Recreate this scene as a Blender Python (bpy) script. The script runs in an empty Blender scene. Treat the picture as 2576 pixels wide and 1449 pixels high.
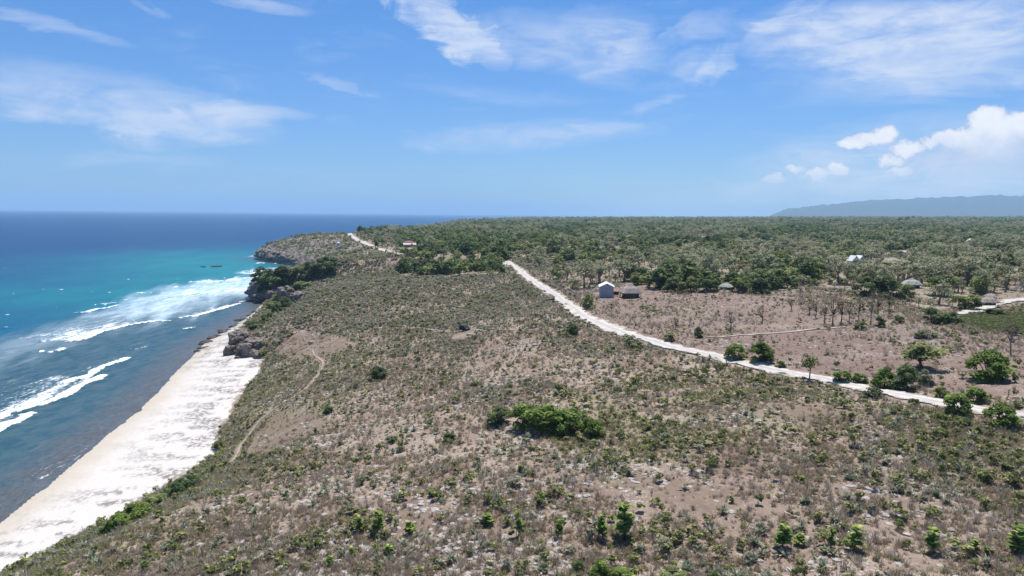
import bpy, math, random
import numpy as np
from mathutils import Matrix, Vector

R = math.radians
rng = np.random.default_rng(7)
random.seed(7)
SC = bpy.context.scene
COL = SC.collection

# ------------------------------------------------------------------ camera
EYE = np.array([0.0, 0.0, 60.0])
PITCH, ROLL, LENS = 6.09, 0.62, 24.3
FPX = LENS / 36.0 * 2576.0
cam_rot = Matrix.Rotation(R(90 - PITCH), 3, 'X') @ Matrix.Rotation(R(ROLL), 3, 'Z')
CR = np.array(cam_rot)


def rays(u, v):
    d = np.stack([(np.asarray(u, float) - 1288) / FPX, -(np.asarray(v, float) - 724.5) / FPX, -np.ones(np.shape(u))], -1)
    return d @ CR.T


def on_level(u, v, z):
    d = rays(u, v)
    t = (z - EYE[2]) / d[..., 2]
    return EYE + d * t[..., None]


def project(P):
    q = (np.asarray(P, float) - EYE) @ CR
    w = -q[..., 2]
    w = np.where(w > 0.1, w, 0.1)
    return 1288 + q[..., 0] / w * FPX, 724.5 - q[..., 1] / w * FPX


# ------------------------------------------------------------------ noise
def _hash(ix, iy, s):
    h = (ix.astype(np.int64) * 374761393 + iy.astype(np.int64) * 668265263 + s * 1442695041) & 0x7fffffff
    h = ((h ^ (h >> 13)) * 1274126177) & 0x7fffffff
    return ((h ^ (h >> 16)) & 0xffff) / 65535.0


def vnoise(x, y, s=0):
    x = np.asarray(x, float); y = np.asarray(y, float)
    ix = np.floor(x); iy = np.floor(y)
    fx = x - ix; fy = y - iy
    fx = fx * fx * (3 - 2 * fx); fy = fy * fy * (3 - 2 * fy)
    a = _hash(ix, iy, s); b = _hash(ix + 1, iy, s); c = _hash(ix, iy + 1, s); d = _hash(ix + 1, iy + 1, s)
    return a + (b - a) * fx + (c - a) * fy + (a - b - c + d) * fx * fy


def fbm(x, y, s=0, o=4):
    t = 0; a = 0.5; n = 0
    for k in range(o):
        t = t + a * vnoise(x * 2 ** k, y * 2 ** k, s + k); n += a; a *= 0.5
    return t / n


def sstep(a, b, x):
    t = np.clip((x - a) / (b - a), 0, 1)
    return t * t * (3 - 2 * t)


# ------------------------------------------------------------------ coast
toe_px = [(0, 1449), (100, 1397), (175, 1358), (250, 1325), (310, 1288), (380, 1245), (440, 1212), (500, 1172), (560, 1130), (536, 1108),
          (558, 1070), (580, 1040), (600, 1008), (618, 972), (645, 942), (660, 905), (632, 899), (585, 895), (572, 880), (590, 845), (612, 818), (640, 792), (658, 776)]
wat_px = [(-40, 1350), (0, 1315), (60, 1265), (130, 1213), (210, 1145), (290, 1077), (350, 1030), (400, 983), (440, 937), (480, 900), (505, 872),
          (530, 852), (570, 830), (610, 805), (640, 785), (655, 768)]
toe = on_level(*np.array(toe_px, float).T, 2.2)[:, :2]
wat = on_level(*np.array(wat_px, float).T, 0.0)[:, :2]
head = np.array([(-160, 452), (-172, 462), (-181, 474), (-184, 490), (-176, 503), (-164, 515), (-163, 560), (-180, 620), (-203, 690), (-232, 757), (-262, 795), (-306, 848),
                 (-322, 872), (-334, 905), (-330, 960), (-292, 1040), (-255, 1150), (-240, 1400), (-236, 1750), (-225, 2400), (-170, 3200), (-60, 4500),
                 (260, 7000), (1300, 12000), (4000, 22000), (14000, 60000)], float)
south = np.array([(-300, -400), (-150, -150), (-112, 0), (-98, 60)], float)
south_w = np.array([(-340, -400), (-190, -150), (-150, 0), (-133, 60)], float)
coast_toe = np.vstack([south, toe, head])
coast_wat = np.vstack([south_w, wat, head])
close = np.array([(90000, 60000), (90000, -400)], float)


def seg_dist(P, L):
    """distance to polyline L, and on which side (positive = right of its direction)"""
    best = np.full(len(P), 1e18); side = np.zeros(len(P))
    for a, b in zip(L[:-1], L[1:]):
        ab = b - a; l2 = (ab ** 2).sum()
        ap = P - a
        t = np.clip((ap @ ab) / l2, 0, 1)
        e = ap - t[:, None] * ab
        d2 = (e ** 2).sum(1)
        m = d2 < best
        best = np.where(m, d2, best)
        side = np.where(m, ap[:, 1] * -ab[0] + ap[:, 0] * ab[1], side)
    return np.sqrt(best), np.sign(side)


def inside(P, poly):
    x, y = P[:, 0], P[:, 1]
    r = np.zeros(len(P), bool)
    for (x1, y1), (x2, y2) in zip(poly, np.roll(poly, -1, 0)):
        if y1 == y2: continue
        c = ((y1 > y) != (y2 > y)) & (x < (x2 - x1) * (y - y1) / (y2 - y1) + x1)
        r ^= c
    return r


def signed(P, L):
    d, _ = seg_dist(P, L)
    return np.where(inside(P, np.vstack([L, close])), d, -d)


def plateau(x, y):
    r = np.hypot(x, y) + 1e-6
    t = np.clip((r - 450) / 4500, 0, 4)
    az = x / r
    z = 33 + t * (-6 + 40 * np.clip(az / 0.6, -0.25, 1.0)) * np.where(t > 1, 1 / np.maximum(t, 1), 1)
    z = z + np.clip((r - 500) / 800, 0, 1) * np.clip(-x / 160, 0, 1) * 3
    return z


def height(x, y, full=False):
    shp = np.shape(x)
    x = np.asarray(x, float).ravel(); y = np.asarray(y, float).ravel()
    P = np.stack([x, y], 1)
    d = signed(P, coast_toe); w = signed(P, coast_wat)
    zp = plateau(x, y)
    slope = np.interp(d, [0, 10, 30, 80, 170, 330], [2.2, 7.0, 15, 24.5, 31.5, 33]) / 33
    cliff = np.interp(d, [0, 1.5, 4, 14, 45, 120], [0.2, 6, 12, 17, 27, 33]) / 33
    c = sstep(440, 462, y)
    land = zp * (slope * (1 - c) + cliff * c)
    land = land + (fbm(x / 45, y / 45, 3) - 0.5) * 3.2 * np.clip(d / 30, 0, 1) + (fbm(x / 7, y / 7, 9, 3) - 0.5) * 0.8 * np.clip(d / 6, 0, 1) \
        + (fbm(x / 260, y / 260, 5, 3) - 0.5) * 9 * np.clip((np.hypot(x, y) - 350) / 1200, 0, 1) * np.clip(d / 80, 0, 1)
    beach = 2.2 * np.clip(w / np.maximum(w - d, 0.5), 0, 1) + (fbm(x / 4, y / 4, 21, 3) - 0.5) * 0.25
    sea = np.maximum(-0.12 + 0.05 * w, -6)
    z = np.where(d > 0, land, np.where(w > 0, beach, sea))
    if full: return z.reshape(shp), d.reshape(shp), w.reshape(shp)
    return z.reshape(shp)


_ts = np.geomspace(30, 9000, 1500)


def ground(u, v):
    """where the line of sight through a point of the photograph first meets the terrain (or sea)"""
    u = np.atleast_1d(np.asarray(u, float)); v = np.atleast_1d(np.asarray(v, float))
    out = []
    for d in rays(u, v):
        P = EYE + d * _ts[:, None]
        g = np.maximum(height(P[:, 0], P[:, 1]), 0)
        k = int(np.argmax(P[:, 2] < g))
        k = max(k, 1)
        f0 = P[k - 1, 2] - g[k - 1]; f1 = P[k, 2] - g[k]
        f = f0 / (f0 - f1) if f0 != f1 else 0
        q = P[k - 1] + (P[k] - P[k - 1]) * f
        q[2] = max(float(height(q[0], q[1])), 0)
        out.append(q)
    return np.array(out)


def gpt(u, v): return Vector(ground(u, v)[0])


# ------------------------------------------------------------------ materials
class NT:
    def __init__(s, tree): s.t = tree; s.n = tree.nodes; s.l = tree.links
    def new(s, typ, **kw):
        n = s.n.new(typ)
        for k, v in kw.items(): setattr(n, k, v)
        return n
    def put(s, sock, v):
        if isinstance(v, bpy.types.NodeSocket): s.l.new(v, sock)
        elif v is not None:
            if isinstance(v, (tuple, list)) and len(v) == 3 and sock.type == 'RGBA': v = (*v, 1)
            sock.default_value = v
    def math(s, op, a, b=None, c=None, clamp=False):
        n = s.new('ShaderNodeMath', operation=op, use_clamp=clamp)
        for i, q in enumerate((a, b, c)):
            if q is not None: s.put(n.inputs[i], q)
        return n.outputs[0]
    def mix(s, f, a, b):
        n = s.new('ShaderNodeMix', data_type='RGBA')
        s.put(n.inputs[0], f); s.put(n.inputs[6], a); s.put(n.inputs[7], b)
        return n.outputs[2]
    def noise(s, vec, scale, detail=4, rough=0.55, dist=0.0):
        n = s.new('ShaderNodeTexNoise')
        if vec is not None: s.put(n.inputs['Vector'], vec)
        n.inputs['Scale'].default_value = scale; n.inputs['Detail'].default_value = detail
        n.inputs['Roughness'].default_value = rough; n.inputs['Distortion'].default_value = dist
        return n.outputs[0]
    def step(s, x, a, b):
        n = s.new('ShaderNodeMapRange', interpolation_type='SMOOTHSTEP')
        s.put(n.inputs[0], x); s.put(n.inputs[1], a); s.put(n.inputs[2], b)
        return n.outputs[0]
    def attr(s, name, inst=False):
        n = s.new('ShaderNodeAttribute', attribute_name=name)
        if inst: n.attribute_type = 'INSTANCER'
        return n.outputs['Fac']
    def obj(s): return s.new('ShaderNodeTexCoord').outputs['Object']
    def mapping(s, vec, scale=(1, 1, 1), rot=(0, 0, 0)):
        n = s.new('ShaderNodeMapping'); s.put(n.inputs[0], vec); n.inputs['Scale'].default_value = scale; n.inputs['Rotation'].default_value = rot
        return n.outputs[0]
    def rand(s): return s.new('ShaderNodeObjectInfo').outputs['Random']
    def bump(s, h, strength, dist):
        n = s.new('ShaderNodeBump'); s.put(n.inputs['Height'], h); n.inputs['Strength'].default_value = strength; n.inputs['Distance'].default_value = dist
        return n.outputs[0]


def material(name):
    m = bpy.data.materials.new(name); m.use_nodes = True
    t = NT(m.node_tree); t.bsdf = m.node_tree.nodes['Principled BSDF']; t.out = m.node_tree.nodes['Material Output']
    t.bsdf.inputs['Roughness'].default_value = 0.9
    t.bsdf.inputs['Specular IOR Level'].default_value = 0.2
    return m, t


def plain(name, c, c2=None, scale=3.0, rough=0.85, bump=0.0):
    m, t = material(name)
    n = t.noise(t.obj(), scale, 5)
    c2 = c2 or tuple(x * 0.72 for x in c)
    t.put(t.bsdf.inputs['Base Color'], t.mix(t.step(n, 0.35, 0.65), c, c2))
    t.bsdf.inputs['Roughness'].default_value = rough
    if bump: t.put(t.bsdf.inputs['Normal'], t.bump(n, bump, 0.1))
    return m


def leafy(name, c1, c2, c3=None, trans=0.42):
    """foliage: each plant its own tone between c1 and c2, each leaf a little lighter or darker"""
    m, t = material(name)
    col = t.mix(t.rand(), c1, c2)
    tone = t.attr('tone')
    if c3: col = t.mix(t.step(tone, 0.72, 0.95), col, c3)
    k = t.math('MULTIPLY_ADD', tone, 0.9, 0.55)
    h = t.new('ShaderNodeHueSaturation'); t.put(h.inputs['Value'], k); t.put(h.inputs['Color'], col)
    t.put(t.bsdf.inputs['Base Color'], h.outputs[0])
    t.bsdf.inputs['Roughness'].default_value = 0.65
    tr = t.new('ShaderNodeBsdfTranslucent'); t.put(tr.inputs[0], h.outputs[0])
    mx = t.new('ShaderNodeMixShader'); mx.inputs[0].default_value = trans
    t.l.new(t.bsdf.outputs[0], mx.inputs[1]); t.l.new(tr.outputs[0], mx.inputs[2]); t.l.new(mx.outputs[0], t.out.inputs[0])
    return m


M = {}
M['rosette'] = leafy('grey green succulent leaf', (0.22, 0.265, 0.165), (0.35, 0.35, 0.255), (0.42, 0.37, 0.27))
M['shrub'] = leafy('olive green leaf', (0.125, 0.175, 0.046), (0.29, 0.30, 0.105), (0.38, 0.35, 0.15))
M['twig'] = leafy('dry grey twig', (0.38, 0.31, 0.25), (0.50, 0.42, 0.33), None, 0.3)
M['green straw'] = leafy('yellow green grass', (0.20, 0.22, 0.075), (0.33, 0.33, 0.13), (0.40, 0.36, 0.20), 0.4)
M['straw'] = leafy('dry straw grass', (0.27, 0.215, 0.145), (0.40, 0.33, 0.23), None, 0.4)
M['dark leaf'] = leafy('dark green leaf', (0.072, 0.128, 0.042), (0.138, 0.188, 0.070), (0.19, 0.23, 0.085))
M['mid leaf'] = leafy('mid green leaf', (0.150, 0.215, 0.062), (0.260, 0.290, 0.105), (0.31, 0.33, 0.125))
M['bright leaf'] = leafy('bright green leaf', (0.115, 0.205, 0.030), (0.185, 0.260, 0.050), (0.26, 0.32, 0.075))
M['crop leaf'] = leafy('dull green crop leaf', (0.085, 0.125, 0.034), (0.16, 0.19, 0.065), (0.22, 0.21, 0.10))
M['teak leaf'] = leafy('young teak leaf', (0.13, 0.20, 0.030), (0.22, 0.28, 0.055), (0.34, 0.39, 0.09), 0.3)
M['grey leaf'] = leafy('pale grey green leaf', (0.25, 0.285, 0.155), (0.35, 0.355, 0.215), (0.38, 0.37, 0.24))
M['pale scrub'] = leafy('pale grey scrub leaf', (0.25, 0.27, 0.165), (0.40, 0.365, 0.26), (0.44, 0.39, 0.29))
M['dry leaf'] = leafy('withered brown leaf', (0.19, 0.155, 0.085), (0.27, 0.215, 0.13), (0.17, 0.17, 0.06))
M['bark'] = plain('grey brown bark', (0.16, 0.13, 0.105), (0.09, 0.072, 0.058), 4)
M['pale bark'] = plain('pale grey bark', (0.30, 0.27, 0.23), (0.18, 0.155, 0.13), 4)
M['limestone'] = plain('weathered limestone', (0.245, 0.205, 0.172), (0.108, 0.088, 0.075), 0.55, bump=0.8)
M['pale stone'] = plain('pale limestone', (0.46, 0.43, 0.40), (0.27, 0.245, 0.225), 2.2, bump=0.5)
M['reef rock'] = plain('dark wet reef rock', (0.10, 0.088, 0.078), (0.045, 0.042, 0.042), 1.2)
M['white metal'] = plain('white painted sheet roof', (0.80, 0.81, 0.80), (0.70, 0.71, 0.71), 0.6, 0.5)
M['grey board'] = plain('grey blue painted board', (0.40, 0.42, 0.46), (0.31, 0.33, 0.37), 1.1, 0.7)
M['board joint'] = plain('dark board joint', (0.15, 0.15, 0.165), None, 2)
M['thatch'] = plain('dry straw thatch', (0.46, 0.395, 0.335), (0.30, 0.25, 0.205), 3.5, bump=0.8)
M['grey thatch'] = plain('bleached grey thatch', (0.50, 0.49, 0.44), (0.30, 0.29, 0.255), 3.5, bump=0.8)
M['wood'] = plain('weathered dark wood', (0.11, 0.082, 0.066), (0.05, 0.04, 0.033), 3)
M['pale wood'] = plain('pale bare wood', (0.52, 0.42, 0.30), (0.36, 0.28, 0.20), 3)
M['pink wall'] = plain('pale pink plaster', (0.74, 0.66, 0.63), (0.62, 0.54, 0.51), 1.2)
M['red tin'] = plain('faded red roof sheet', (0.30, 0.145, 0.115), (0.24, 0.17, 0.145), 0.9)
M['white wall'] = plain('whitewashed masonry', (0.72, 0.73, 0.76), (0.58, 0.59, 0.63), 1.5)
M['blue trim'] = plain('pale blue painted trim', (0.34, 0.42, 0.56), None, 2)
M['black paint'] = plain('black car paint', (0.010, 0.010, 0.011), (0.014, 0.014, 0.015), 4, 0.45)
M['black paint'].node_tree.nodes['Principled BSDF'].inputs['Specular IOR Level'].default_value = 0.12
M['glass'] = plain('dark car glass', (0.012, 0.014, 0.017), (0.010, 0.012, 0.014), 2, 0.3)
M['rubber'] = plain('black tyre rubber', (0.022, 0.021, 0.02), None, 5)
M['chrome'] = plain('bright lamp lens', (0.8, 0.8, 0.78), None, 5, 0.2)
M['hide'] = plain('black goat hide', (0.02, 0.018, 0.016), (0.035, 0.03, 0.026), 8)


# ------------------------------------------------------------------ object helpers
def tag(o, label=None, cat=None, group=None, kind=None):
    for k, v in (('label', label), ('category', cat), ('group', group), ('kind', kind)):
        if v: o[k] = v
    return o


def mesh(name, V, F, mats=(), attrs=None, smooth=False, fmat=None):
    me = bpy.data.meshes.new(name)
    V = np.asarray(V, np.float32)
    if isinstance(F, np.ndarray):
        nf, k = F.shape
        me.vertices.add(len(V)); me.vertices.foreach_set('co', V.ravel())
        me.loops.add(nf * k); me.loops.foreach_set('vertex_index', F.astype(np.int32).ravel())
        me.polygons.add(nf); me.polygons.foreach_set('loop_start', np.arange(0, nf * k, k, dtype=np.int32))
        me.update(calc_edges=True)
    else:
        me.from_pydata(V.tolist(), [], F)
    for m in (mats if isinstance(mats, (tuple, list)) else (mats,)): me.materials.append(m)
    if fmat is not None: me.polygons.foreach_set('material_index', np.asarray(fmat, np.int32))
    if smooth: me.polygons.foreach_set('use_smooth', np.ones(len(me.polygons), bool))
    for k, (dom, a) in (attrs or {}).items():
        at = me.attributes.new(k, 'FLOAT', dom); at.data.foreach_set('value', np.asarray(a, np.float32).ravel())
    me.update()
    return me


def link(name, me, parent=None, loc=None):
    o = bpy.data.objects.new(name, me); COL.objects.link(o)
    if parent is not None: o.parent = parent
    if loc is not None: o.location = loc
    return o


def empty(name, loc, rz=0.0, s=1.0):
    o = bpy.data.objects.new(name, None); COL.objects.link(o); o.empty_display_size = 0.3
    o.location = loc; o.rotation_euler = (0, 0, rz); o.scale = (s, s, s)
    return o


class MB:
    """collects boxes, tubes and free faces, builds one mesh"""
    def __init__(s): s.v = []; s.f = []
    def add(s, V, F):
        b = len(s.v); s.v += [tuple(p) for p in V]; s.f += [tuple(i + b for i in f) for f in F]; return s
    def box(s, c, d, rz=0.0):
        x, y, z = (q / 2 for q in d)
        ca, sa = math.cos(rz), math.sin(rz)
        P = [(i * x, j * y, k * z) for k in (-1, 1) for i, j in ((-1, -1), (1, -1), (1, 1), (-1, 1))]
        P = [(c[0] + a * ca - b * sa, c[1] + a * sa + b * ca, c[2] + e) for a, b, e in P]
        return s.add(P, [(3, 2, 1, 0), (4, 5, 6, 7), (0, 1, 5, 4), (1, 2, 6, 5), (2, 3, 7, 6), (3, 0, 4, 7)])
    def tube(s, pts, rad, n=6):
        V = []; F = []
        for i, p in enumerate(pts):
            p = Vector(p)
            d = (Vector(pts[min(i + 1, len(pts) - 1)]) - Vector(pts[max(i - 1, 0)])).normalized()
            a = d.cross(Vector((0.31, 0.95, 0.12))).normalized(); b = d.cross(a)
            for k in range(n):
                t = 2 * math.pi * k / n
                V.append(p + (a * math.cos(t) + b * math.sin(t)) * rad[i])
        for i in range(len(pts) - 1):
            for k in range(n):
                F.append((i * n + k, i * n + (k + 1) % n, (i + 1) * n + (k + 1) % n, (i + 1) * n + k))
        F.append(tuple(range(n - 1, -1, -1))); F.append(tuple(range((len(pts) - 1) * n, len(pts) * n)))
        return s.add(V, F)
    def mesh(s, name, mat, smooth=False): return mesh(name, s.v, s.f, mat, smooth=smooth)
    def build(s, name, mat, parent=None, smooth=False, loc=None): return link(name, s.mesh(name, mat, smooth), parent, loc)


def leaf_quads(C, Nrm, size, aspect=1.0, seed=0, up=None):
    """one quad per leaf: centre C, facing Nrm"""
    g = np.random.default_rng(seed)
    n = len(C)
    Nrm = Nrm / (np.linalg.norm(Nrm, axis=1)[:, None] + 1e-9)
    a = np.cross(Nrm, g.normal(size=(n, 3))); a /= np.linalg.norm(a, axis=1)[:, None] + 1e-9
    b = np.cross(Nrm, a)
    s = np.asarray(size).reshape(-1, 1) * np.ones((n, 1))
    a = a * s * 0.5 * aspect; b = b * s * 0.5
    V = np.stack([C - a * 0.9, C - b + Nrm * s * 0.12, C + a, C + b * 0.85 - Nrm * s * 0.1], 1).reshape(-1, 3)
    F = np.arange(4 * n).reshape(n, 4)
    return V, F


def crown_mesh(name, clumps, n, size, mat, seed, flat=0.75):
    g = np.random.default_rng(seed)
    Cs, Ns, S, T = [], [], [], []
    tot = sum(c[3] ** 2 for c in clumps)
    for (x, y, z, r) in clumps:
        k = max(6, int(n * r * r / tot))
        d = g.normal(size=(k, 3)); d /= np.linalg.norm(d, axis=1)[:, None]
        d[:, 2] = np.where(d[:, 2] < -0.35, -d[:, 2], d[:, 2])
        rr = r * (0.45 + 0.6 * g.random(k) ** 0.6)
        C = np.array([x, y, z]) + d * rr[:, None] * np.array([1, 1, flat])
        Cs.append(C); Ns.append(d + g.normal(size=(k, 3)) * 0.5 + np.array([0, 0, 1.1]))
        S.append(size * (0.6 + 0.8 * g.random(k)))
        T.append(np.clip(0.5 + 0.22 * g.normal() + 0.2 * g.normal(size=k), 0, 1))
    V, F = leaf_quads(np.vstack(Cs), np.vstack(Ns), np.concatenate(S), 1.25, seed + 1)
    return mesh(name, V, F, mat, {'tone': ('FACE', np.concatenate(T))})


def tree_proto(kind, h, rad, mat, bark, seed, n=420, leaf=0.55, trunk=0.35, clumps=12, flat=0.75, bare=False):
    """(trunk mesh, crown mesh), base at the origin"""
    g = random.Random(seed)
    cl = []
    for i in range(clumps):
        a = g.random() * 6.283; q = math.sqrt(g.random()) * rad * 0.72
        zz = trunk * h + (h - trunk * h) * (0.18 + 0.62 * g.random() * (1 - 0.45 * (q / rad) ** 2) + 0.1)
        cl.append((q * math.cos(a), q * math.sin(a), min(zz, h * 0.88), rad * (0.30 + 0.22 * g.random())))
    cl.append((0, 0, h * 0.80, rad * 0.42))
    mb = MB()
    top = (g.uniform(-.2, .2), g.uniform(-.2, .2), h * max(trunk, 0.18) * 1.15)
    r0 = 0.035 * h + 0.03
    mb.tube([(0, 0, -0.4), (0.03, 0.02, h * 0.1), (top[0] * 0.5, top[1] * 0.5, top[2] * 0.6), top], [r0 * 1.25, r0, r0 * 0.85, r0 * 0.7])
    for c in cl[:: (1 if bare else 2)]:
        mid = ((top[0] + c[0]) / 2 + g.uniform(-.2, .2), (top[1] + c[1]) / 2 + g.uniform(-.2, .2), (top[2] * 0.55 + c[2] * 0.45))
        mb.tube([(top[0], top[1], top[2] * 0.95), mid, (c[0], c[1], c[2] - c[3] * 0.2)], [r0 * 0.5, r0 * 0.33, r0 * 0.1], 5)
        if bare:
            for q in range(4):
                e = Vector((g.gauss(0, 1), g.gauss(0, 1), 0.6 + g.random())).normalized() * c[3] * 1.3
                mb.tube([(c[0] * .8 + mid[0] * .2, c[1] * .8 + mid[1] * .2, c[2] * .8 + mid[2] * .2), (c[0] + e.x, c[1] + e.y, c[2] + e.z)], [r0 * 0.14, r0 * 0.05], 4)
    return mb.mesh('trunk', bark, True), crown_mesh('crown', cl, n, leaf, mat, seed, flat)


def plant_tree(name, pr, loc, rz, s, label, cat='tree', group=None, cname='crown', tilt=0.0):
    e = empty(name, loc, rz)
    e.scale = s if isinstance(s, tuple) else (s, s, s)
    link('trunk', pr[0], e); link(cname, pr[1], e)
    return tag(e, label, cat, group)


def bush_proto(seed, mat, bark, h=5.0, rad=2.6, n=3400, leaf=0.27):
    """a bush leafy down to the ground: many clumps under an uneven dome"""
    g = random.Random(seed)
    cl = []
    for i in range(26):
        a = g.random() * 6.283; q = math.sqrt(g.random()) * rad * 0.80
        dome = h * 0.86 * math.sqrt(max(0.05, 1 - (q / rad) ** 2)) * g.uniform(0.72, 1.08)
        z = dome - rad * 0.22 if i < 17 else g.uniform(0.12, 0.6) * dome
        cl.append((q * math.cos(a), q * math.sin(a), max(z, 0.35), rad * g.uniform(0.20, 0.38)))
    mb = MB()
    for i in range(5):
        c = cl[i]; mb.tube([(c[0] * .08, c[1] * .08, -.3), (c[0] * .4, c[1] * .4, c[2] * .45), (c[0], c[1], c[2])], [0.10, 0.07, 0.03], 5)
    return mb.mesh('trunk', bark, True), crown_mesh('crown', cl, n, leaf, mat, seed, 0.95)


def rosette_mesh(seed, n=20, h=0.7, mat=None):
    g = np.random.default_rng(seed)
    V = []; F = []; T = []
    for i in range(n):
        a = g.random() * 6.283; el = R(24 + 56 * g.random()); L = h * (0.7 + 0.5 * g.random()); w = 0.055 + 0.04 * g.random()
        d = np.array([math.cos(a) * math.cos(el), math.sin(a) * math.cos(el), math.sin(el)]); sd = np.array([-math.sin(a), math.cos(a), 0])
        p0 = np.array([0, 0, 0.02]); p1 = p0 + d * L * 0.55; p2 = p1 + (d + np.array([0, 0, -0.45])) * L * 0.5
        b = len(V)
        V += [p0 - sd * w * 0.6, p0 + sd * w * 0.6, p1 + sd * w, p1 - sd * w, p2 + sd * 0.012, p2 - sd * 0.012]
        F += [(b, b + 1, b + 2, b + 3), (b + 3, b + 2, b + 4, b + 5)]; t = np.clip(0.5 + 0.25 * g.normal(), 0, 1); T += [t, t]
    return mesh('rosette_plant', V, F, mat, {'tone': ('FACE', T)})


def shrub_mesh(seed, mat, n=70, h=0.8, r=0.5, leaf=0.2):
    g = np.random.default_rng(seed)
    cl = [(g.normal() * r * 0.4, g.normal() * r * 0.4, h * (0.35 + 0.4 * g.random()), r * (0.4 + 0.3 * g.random())) for _ in range(5)]
    return crown_mesh('leafy_shrub', cl, n, leaf, mat, seed, 0.9)


def tuft_mesh(seed, mat, n=18, h=0.5, w=0.035, spread=0.6, name='dry_tuft'):
    g = np.random.default_rng(seed)
    V = []; F = []; T = []
    for i in range(n):
        a = g.random() * 6.283; L = h * (0.5 + 0.7 * g.random()); q = spread * g.random()
        base = np.array([g.normal() * 0.08, g.normal() * 0.08, -0.02]); tip = base + np.array([math.cos(a) * q * L, math.sin(a) * q * L, L])
        c = g.random() * 6.283; sd = np.array([math.cos(c), math.sin(c), 0]) * w
        b = len(V); V += [base - sd, base + sd, tip + sd * 0.3, tip - sd * 0.3]; F.append((b, b + 1, b + 2, b + 3)); T.append(np.clip(0.5 + 0.28 * g.normal(), 0, 1))
    return mesh(name, V, F, mat, {'tone': ('FACE', T)})


def rock_mesh(seed, mat, name='limestone_rock', rough=0.35, sub=2, flat=0.6):
    import bmesh
    bm = bmesh.new(); bmesh.ops.create_icosphere(bm, subdivisions=sub, radius=1)
    C = np.array([v.co[:] for v in bm.verts]); o = seed * 3.7
    def n3(f, k): return (fbm(C[:, 0] * f + o, C[:, 1] * f + C[:, 2] * f * .7, seed + k, 3) + fbm(C[:, 2] * f - o, C[:, 0] * f - C[:, 1] * f * .6, seed + k + 7, 3)) - 1.0
    k = 1 + rough * 1.5 * n3(1.1, 0) + rough * 1.1 * (0.35 - np.abs(n3(2.4, 3)) * 2.2) + rough * 0.5 * n3(6.0, 5)
    # blocky: pull toward a rounded box
    k = k * (1 / np.maximum(np.abs(C).max(1), 0.4)) ** 0.35
    C = C * k[:, None] * np.array([1, 1, flat])
    for v, c in zip(bm.verts, C): v.co = Vector(c)
    me = bpy.data.meshes.new(name); bm.to_mesh(me); bm.free()
    me.materials.append(mat)
    return me

# ------------------------------------------------------------------ zones on the land (outlines in the photograph, kept as ground polygons)
def zone(px, z=33.0):
    return ground(*np.array(px, float).T)[:, :2]


Z_FIELD = zone([(1470, 760), (1560, 735), (1700, 742), (1900, 742), (2060, 752), (2150, 770), (2260, 790), (2400, 830), (2600, 850), (2600, 1010), (2480, 1000), (2330, 985), (2130, 955), (1900, 915), (1720, 880), (1600, 845), (1500, 800)])
Z_RED = zone([(1740, 870), (1900, 838), (2070, 840), (2250, 868), (2330, 905), (2290, 935), (2120, 945), (1950, 905)])
Z_RED2 = zone([(2380, 900), (2600, 885), (2600, 1010), (2440, 985), (2330, 960)])
Z_CROP = zone([(2390, 808), (2440, 788), (2600, 786), (2600, 845), (2480, 832)])
Z_YARD = zone([(1480, 745), (1560, 722), (1680, 715), (1700, 735), (1660, 750), (1540, 757)])
Z_GREENISH = zone([(1340, 1000), (1600, 930), (1900, 930), (2200, 1010), (2576, 1090), (2576, 1180), (2100, 1120), (1800, 1130), (1500, 1200), (1380, 1120)])


Z_SOIL = [zone(q) for q in (  # bare soil
    [(700, 868), (760, 830), (860, 845), (900, 870), (840, 890), (760, 900), (690, 895)], [(640, 1095), (700, 1040), (790, 1035), (820, 1070), (720, 1130), (620, 1160)],
    [(1000, 1280), (1090, 1262), (1125, 1300), (1110, 1345), (1030, 1350), (975, 1330)], [(1180, 1290), (1250, 1285), (1290, 1330), (1260, 1365), (1190, 1350)], [(880, 1340), (960, 1330), (975, 1360), (900, 1370)],
    [(1420, 1195), (1620, 1205), (1900, 1230), (1880, 1262), (1640, 1262), (1450, 1235)], [(1940, 1020), (2060, 1015), (2110, 1045), (1990, 1055)], [(1330, 1345), (1390, 1330), (1400, 1370), (1340, 1375)], [(1600, 1360), (1700, 1350), (1720, 1385), (1620, 1385)],
    [(600, 1235), (690, 1215), (720, 1240), (640, 1262)], [(2150, 1260), (2360, 1250), (2420, 1285), (2240, 1300)])]


def soft_in(P, poly, w):
    q = np.stack([P[:, 0] + (fbm(P[:, 0] / 6, P[:, 1] / 6, 31) - 0.5) * w, P[:, 1] + (fbm(P[:, 0] / 6, P[:, 1] / 6, 41) - 0.5) * w], 1)
    return inside(q, poly)


def forest_density(x, y, z=None):
    """how wooded the land is at x, y (0 to 1)"""
    P = np.stack([x, y], 1)
    u, v = project(np.stack([x, y, height(x, y) if z is None else z], 1))
    edge = np.interp(u, [860, 905, 950, 1005, 1010, 1130, 1260, 1290, 1330, 1400, 1470, 1560, 1680, 1950, 2050, 2250, 2330, 2450, 2600],
                        [575, 588, 618, 660, 694, 697, 690, 672, 688, 725, 730, 714, 735, 737, 722, 745, 785, 770, 768])
    d = sstep(4, -6, v - edge) * (u > 868)
    far = np.clip((np.hypot(x, y) - 500) / 900, 0, 1)
    n = fbm(x / 60, y / 60, 51, 3); n2 = fbm(x / 240, y / 240, 61, 3)
    open_ = sstep(0.48, 0.66, n * 0.65 + n2 * 0.35)
    d = d * (0.17 + 0.83 * np.maximum(open_, far * 0.48))
    d = np.where((u > 1005) & (u < 1290) & (v > 610) & (v < 700), np.maximum(d, 0.95 * (v < edge)), d)
    return np.where(y < 30, 0, d)


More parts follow.
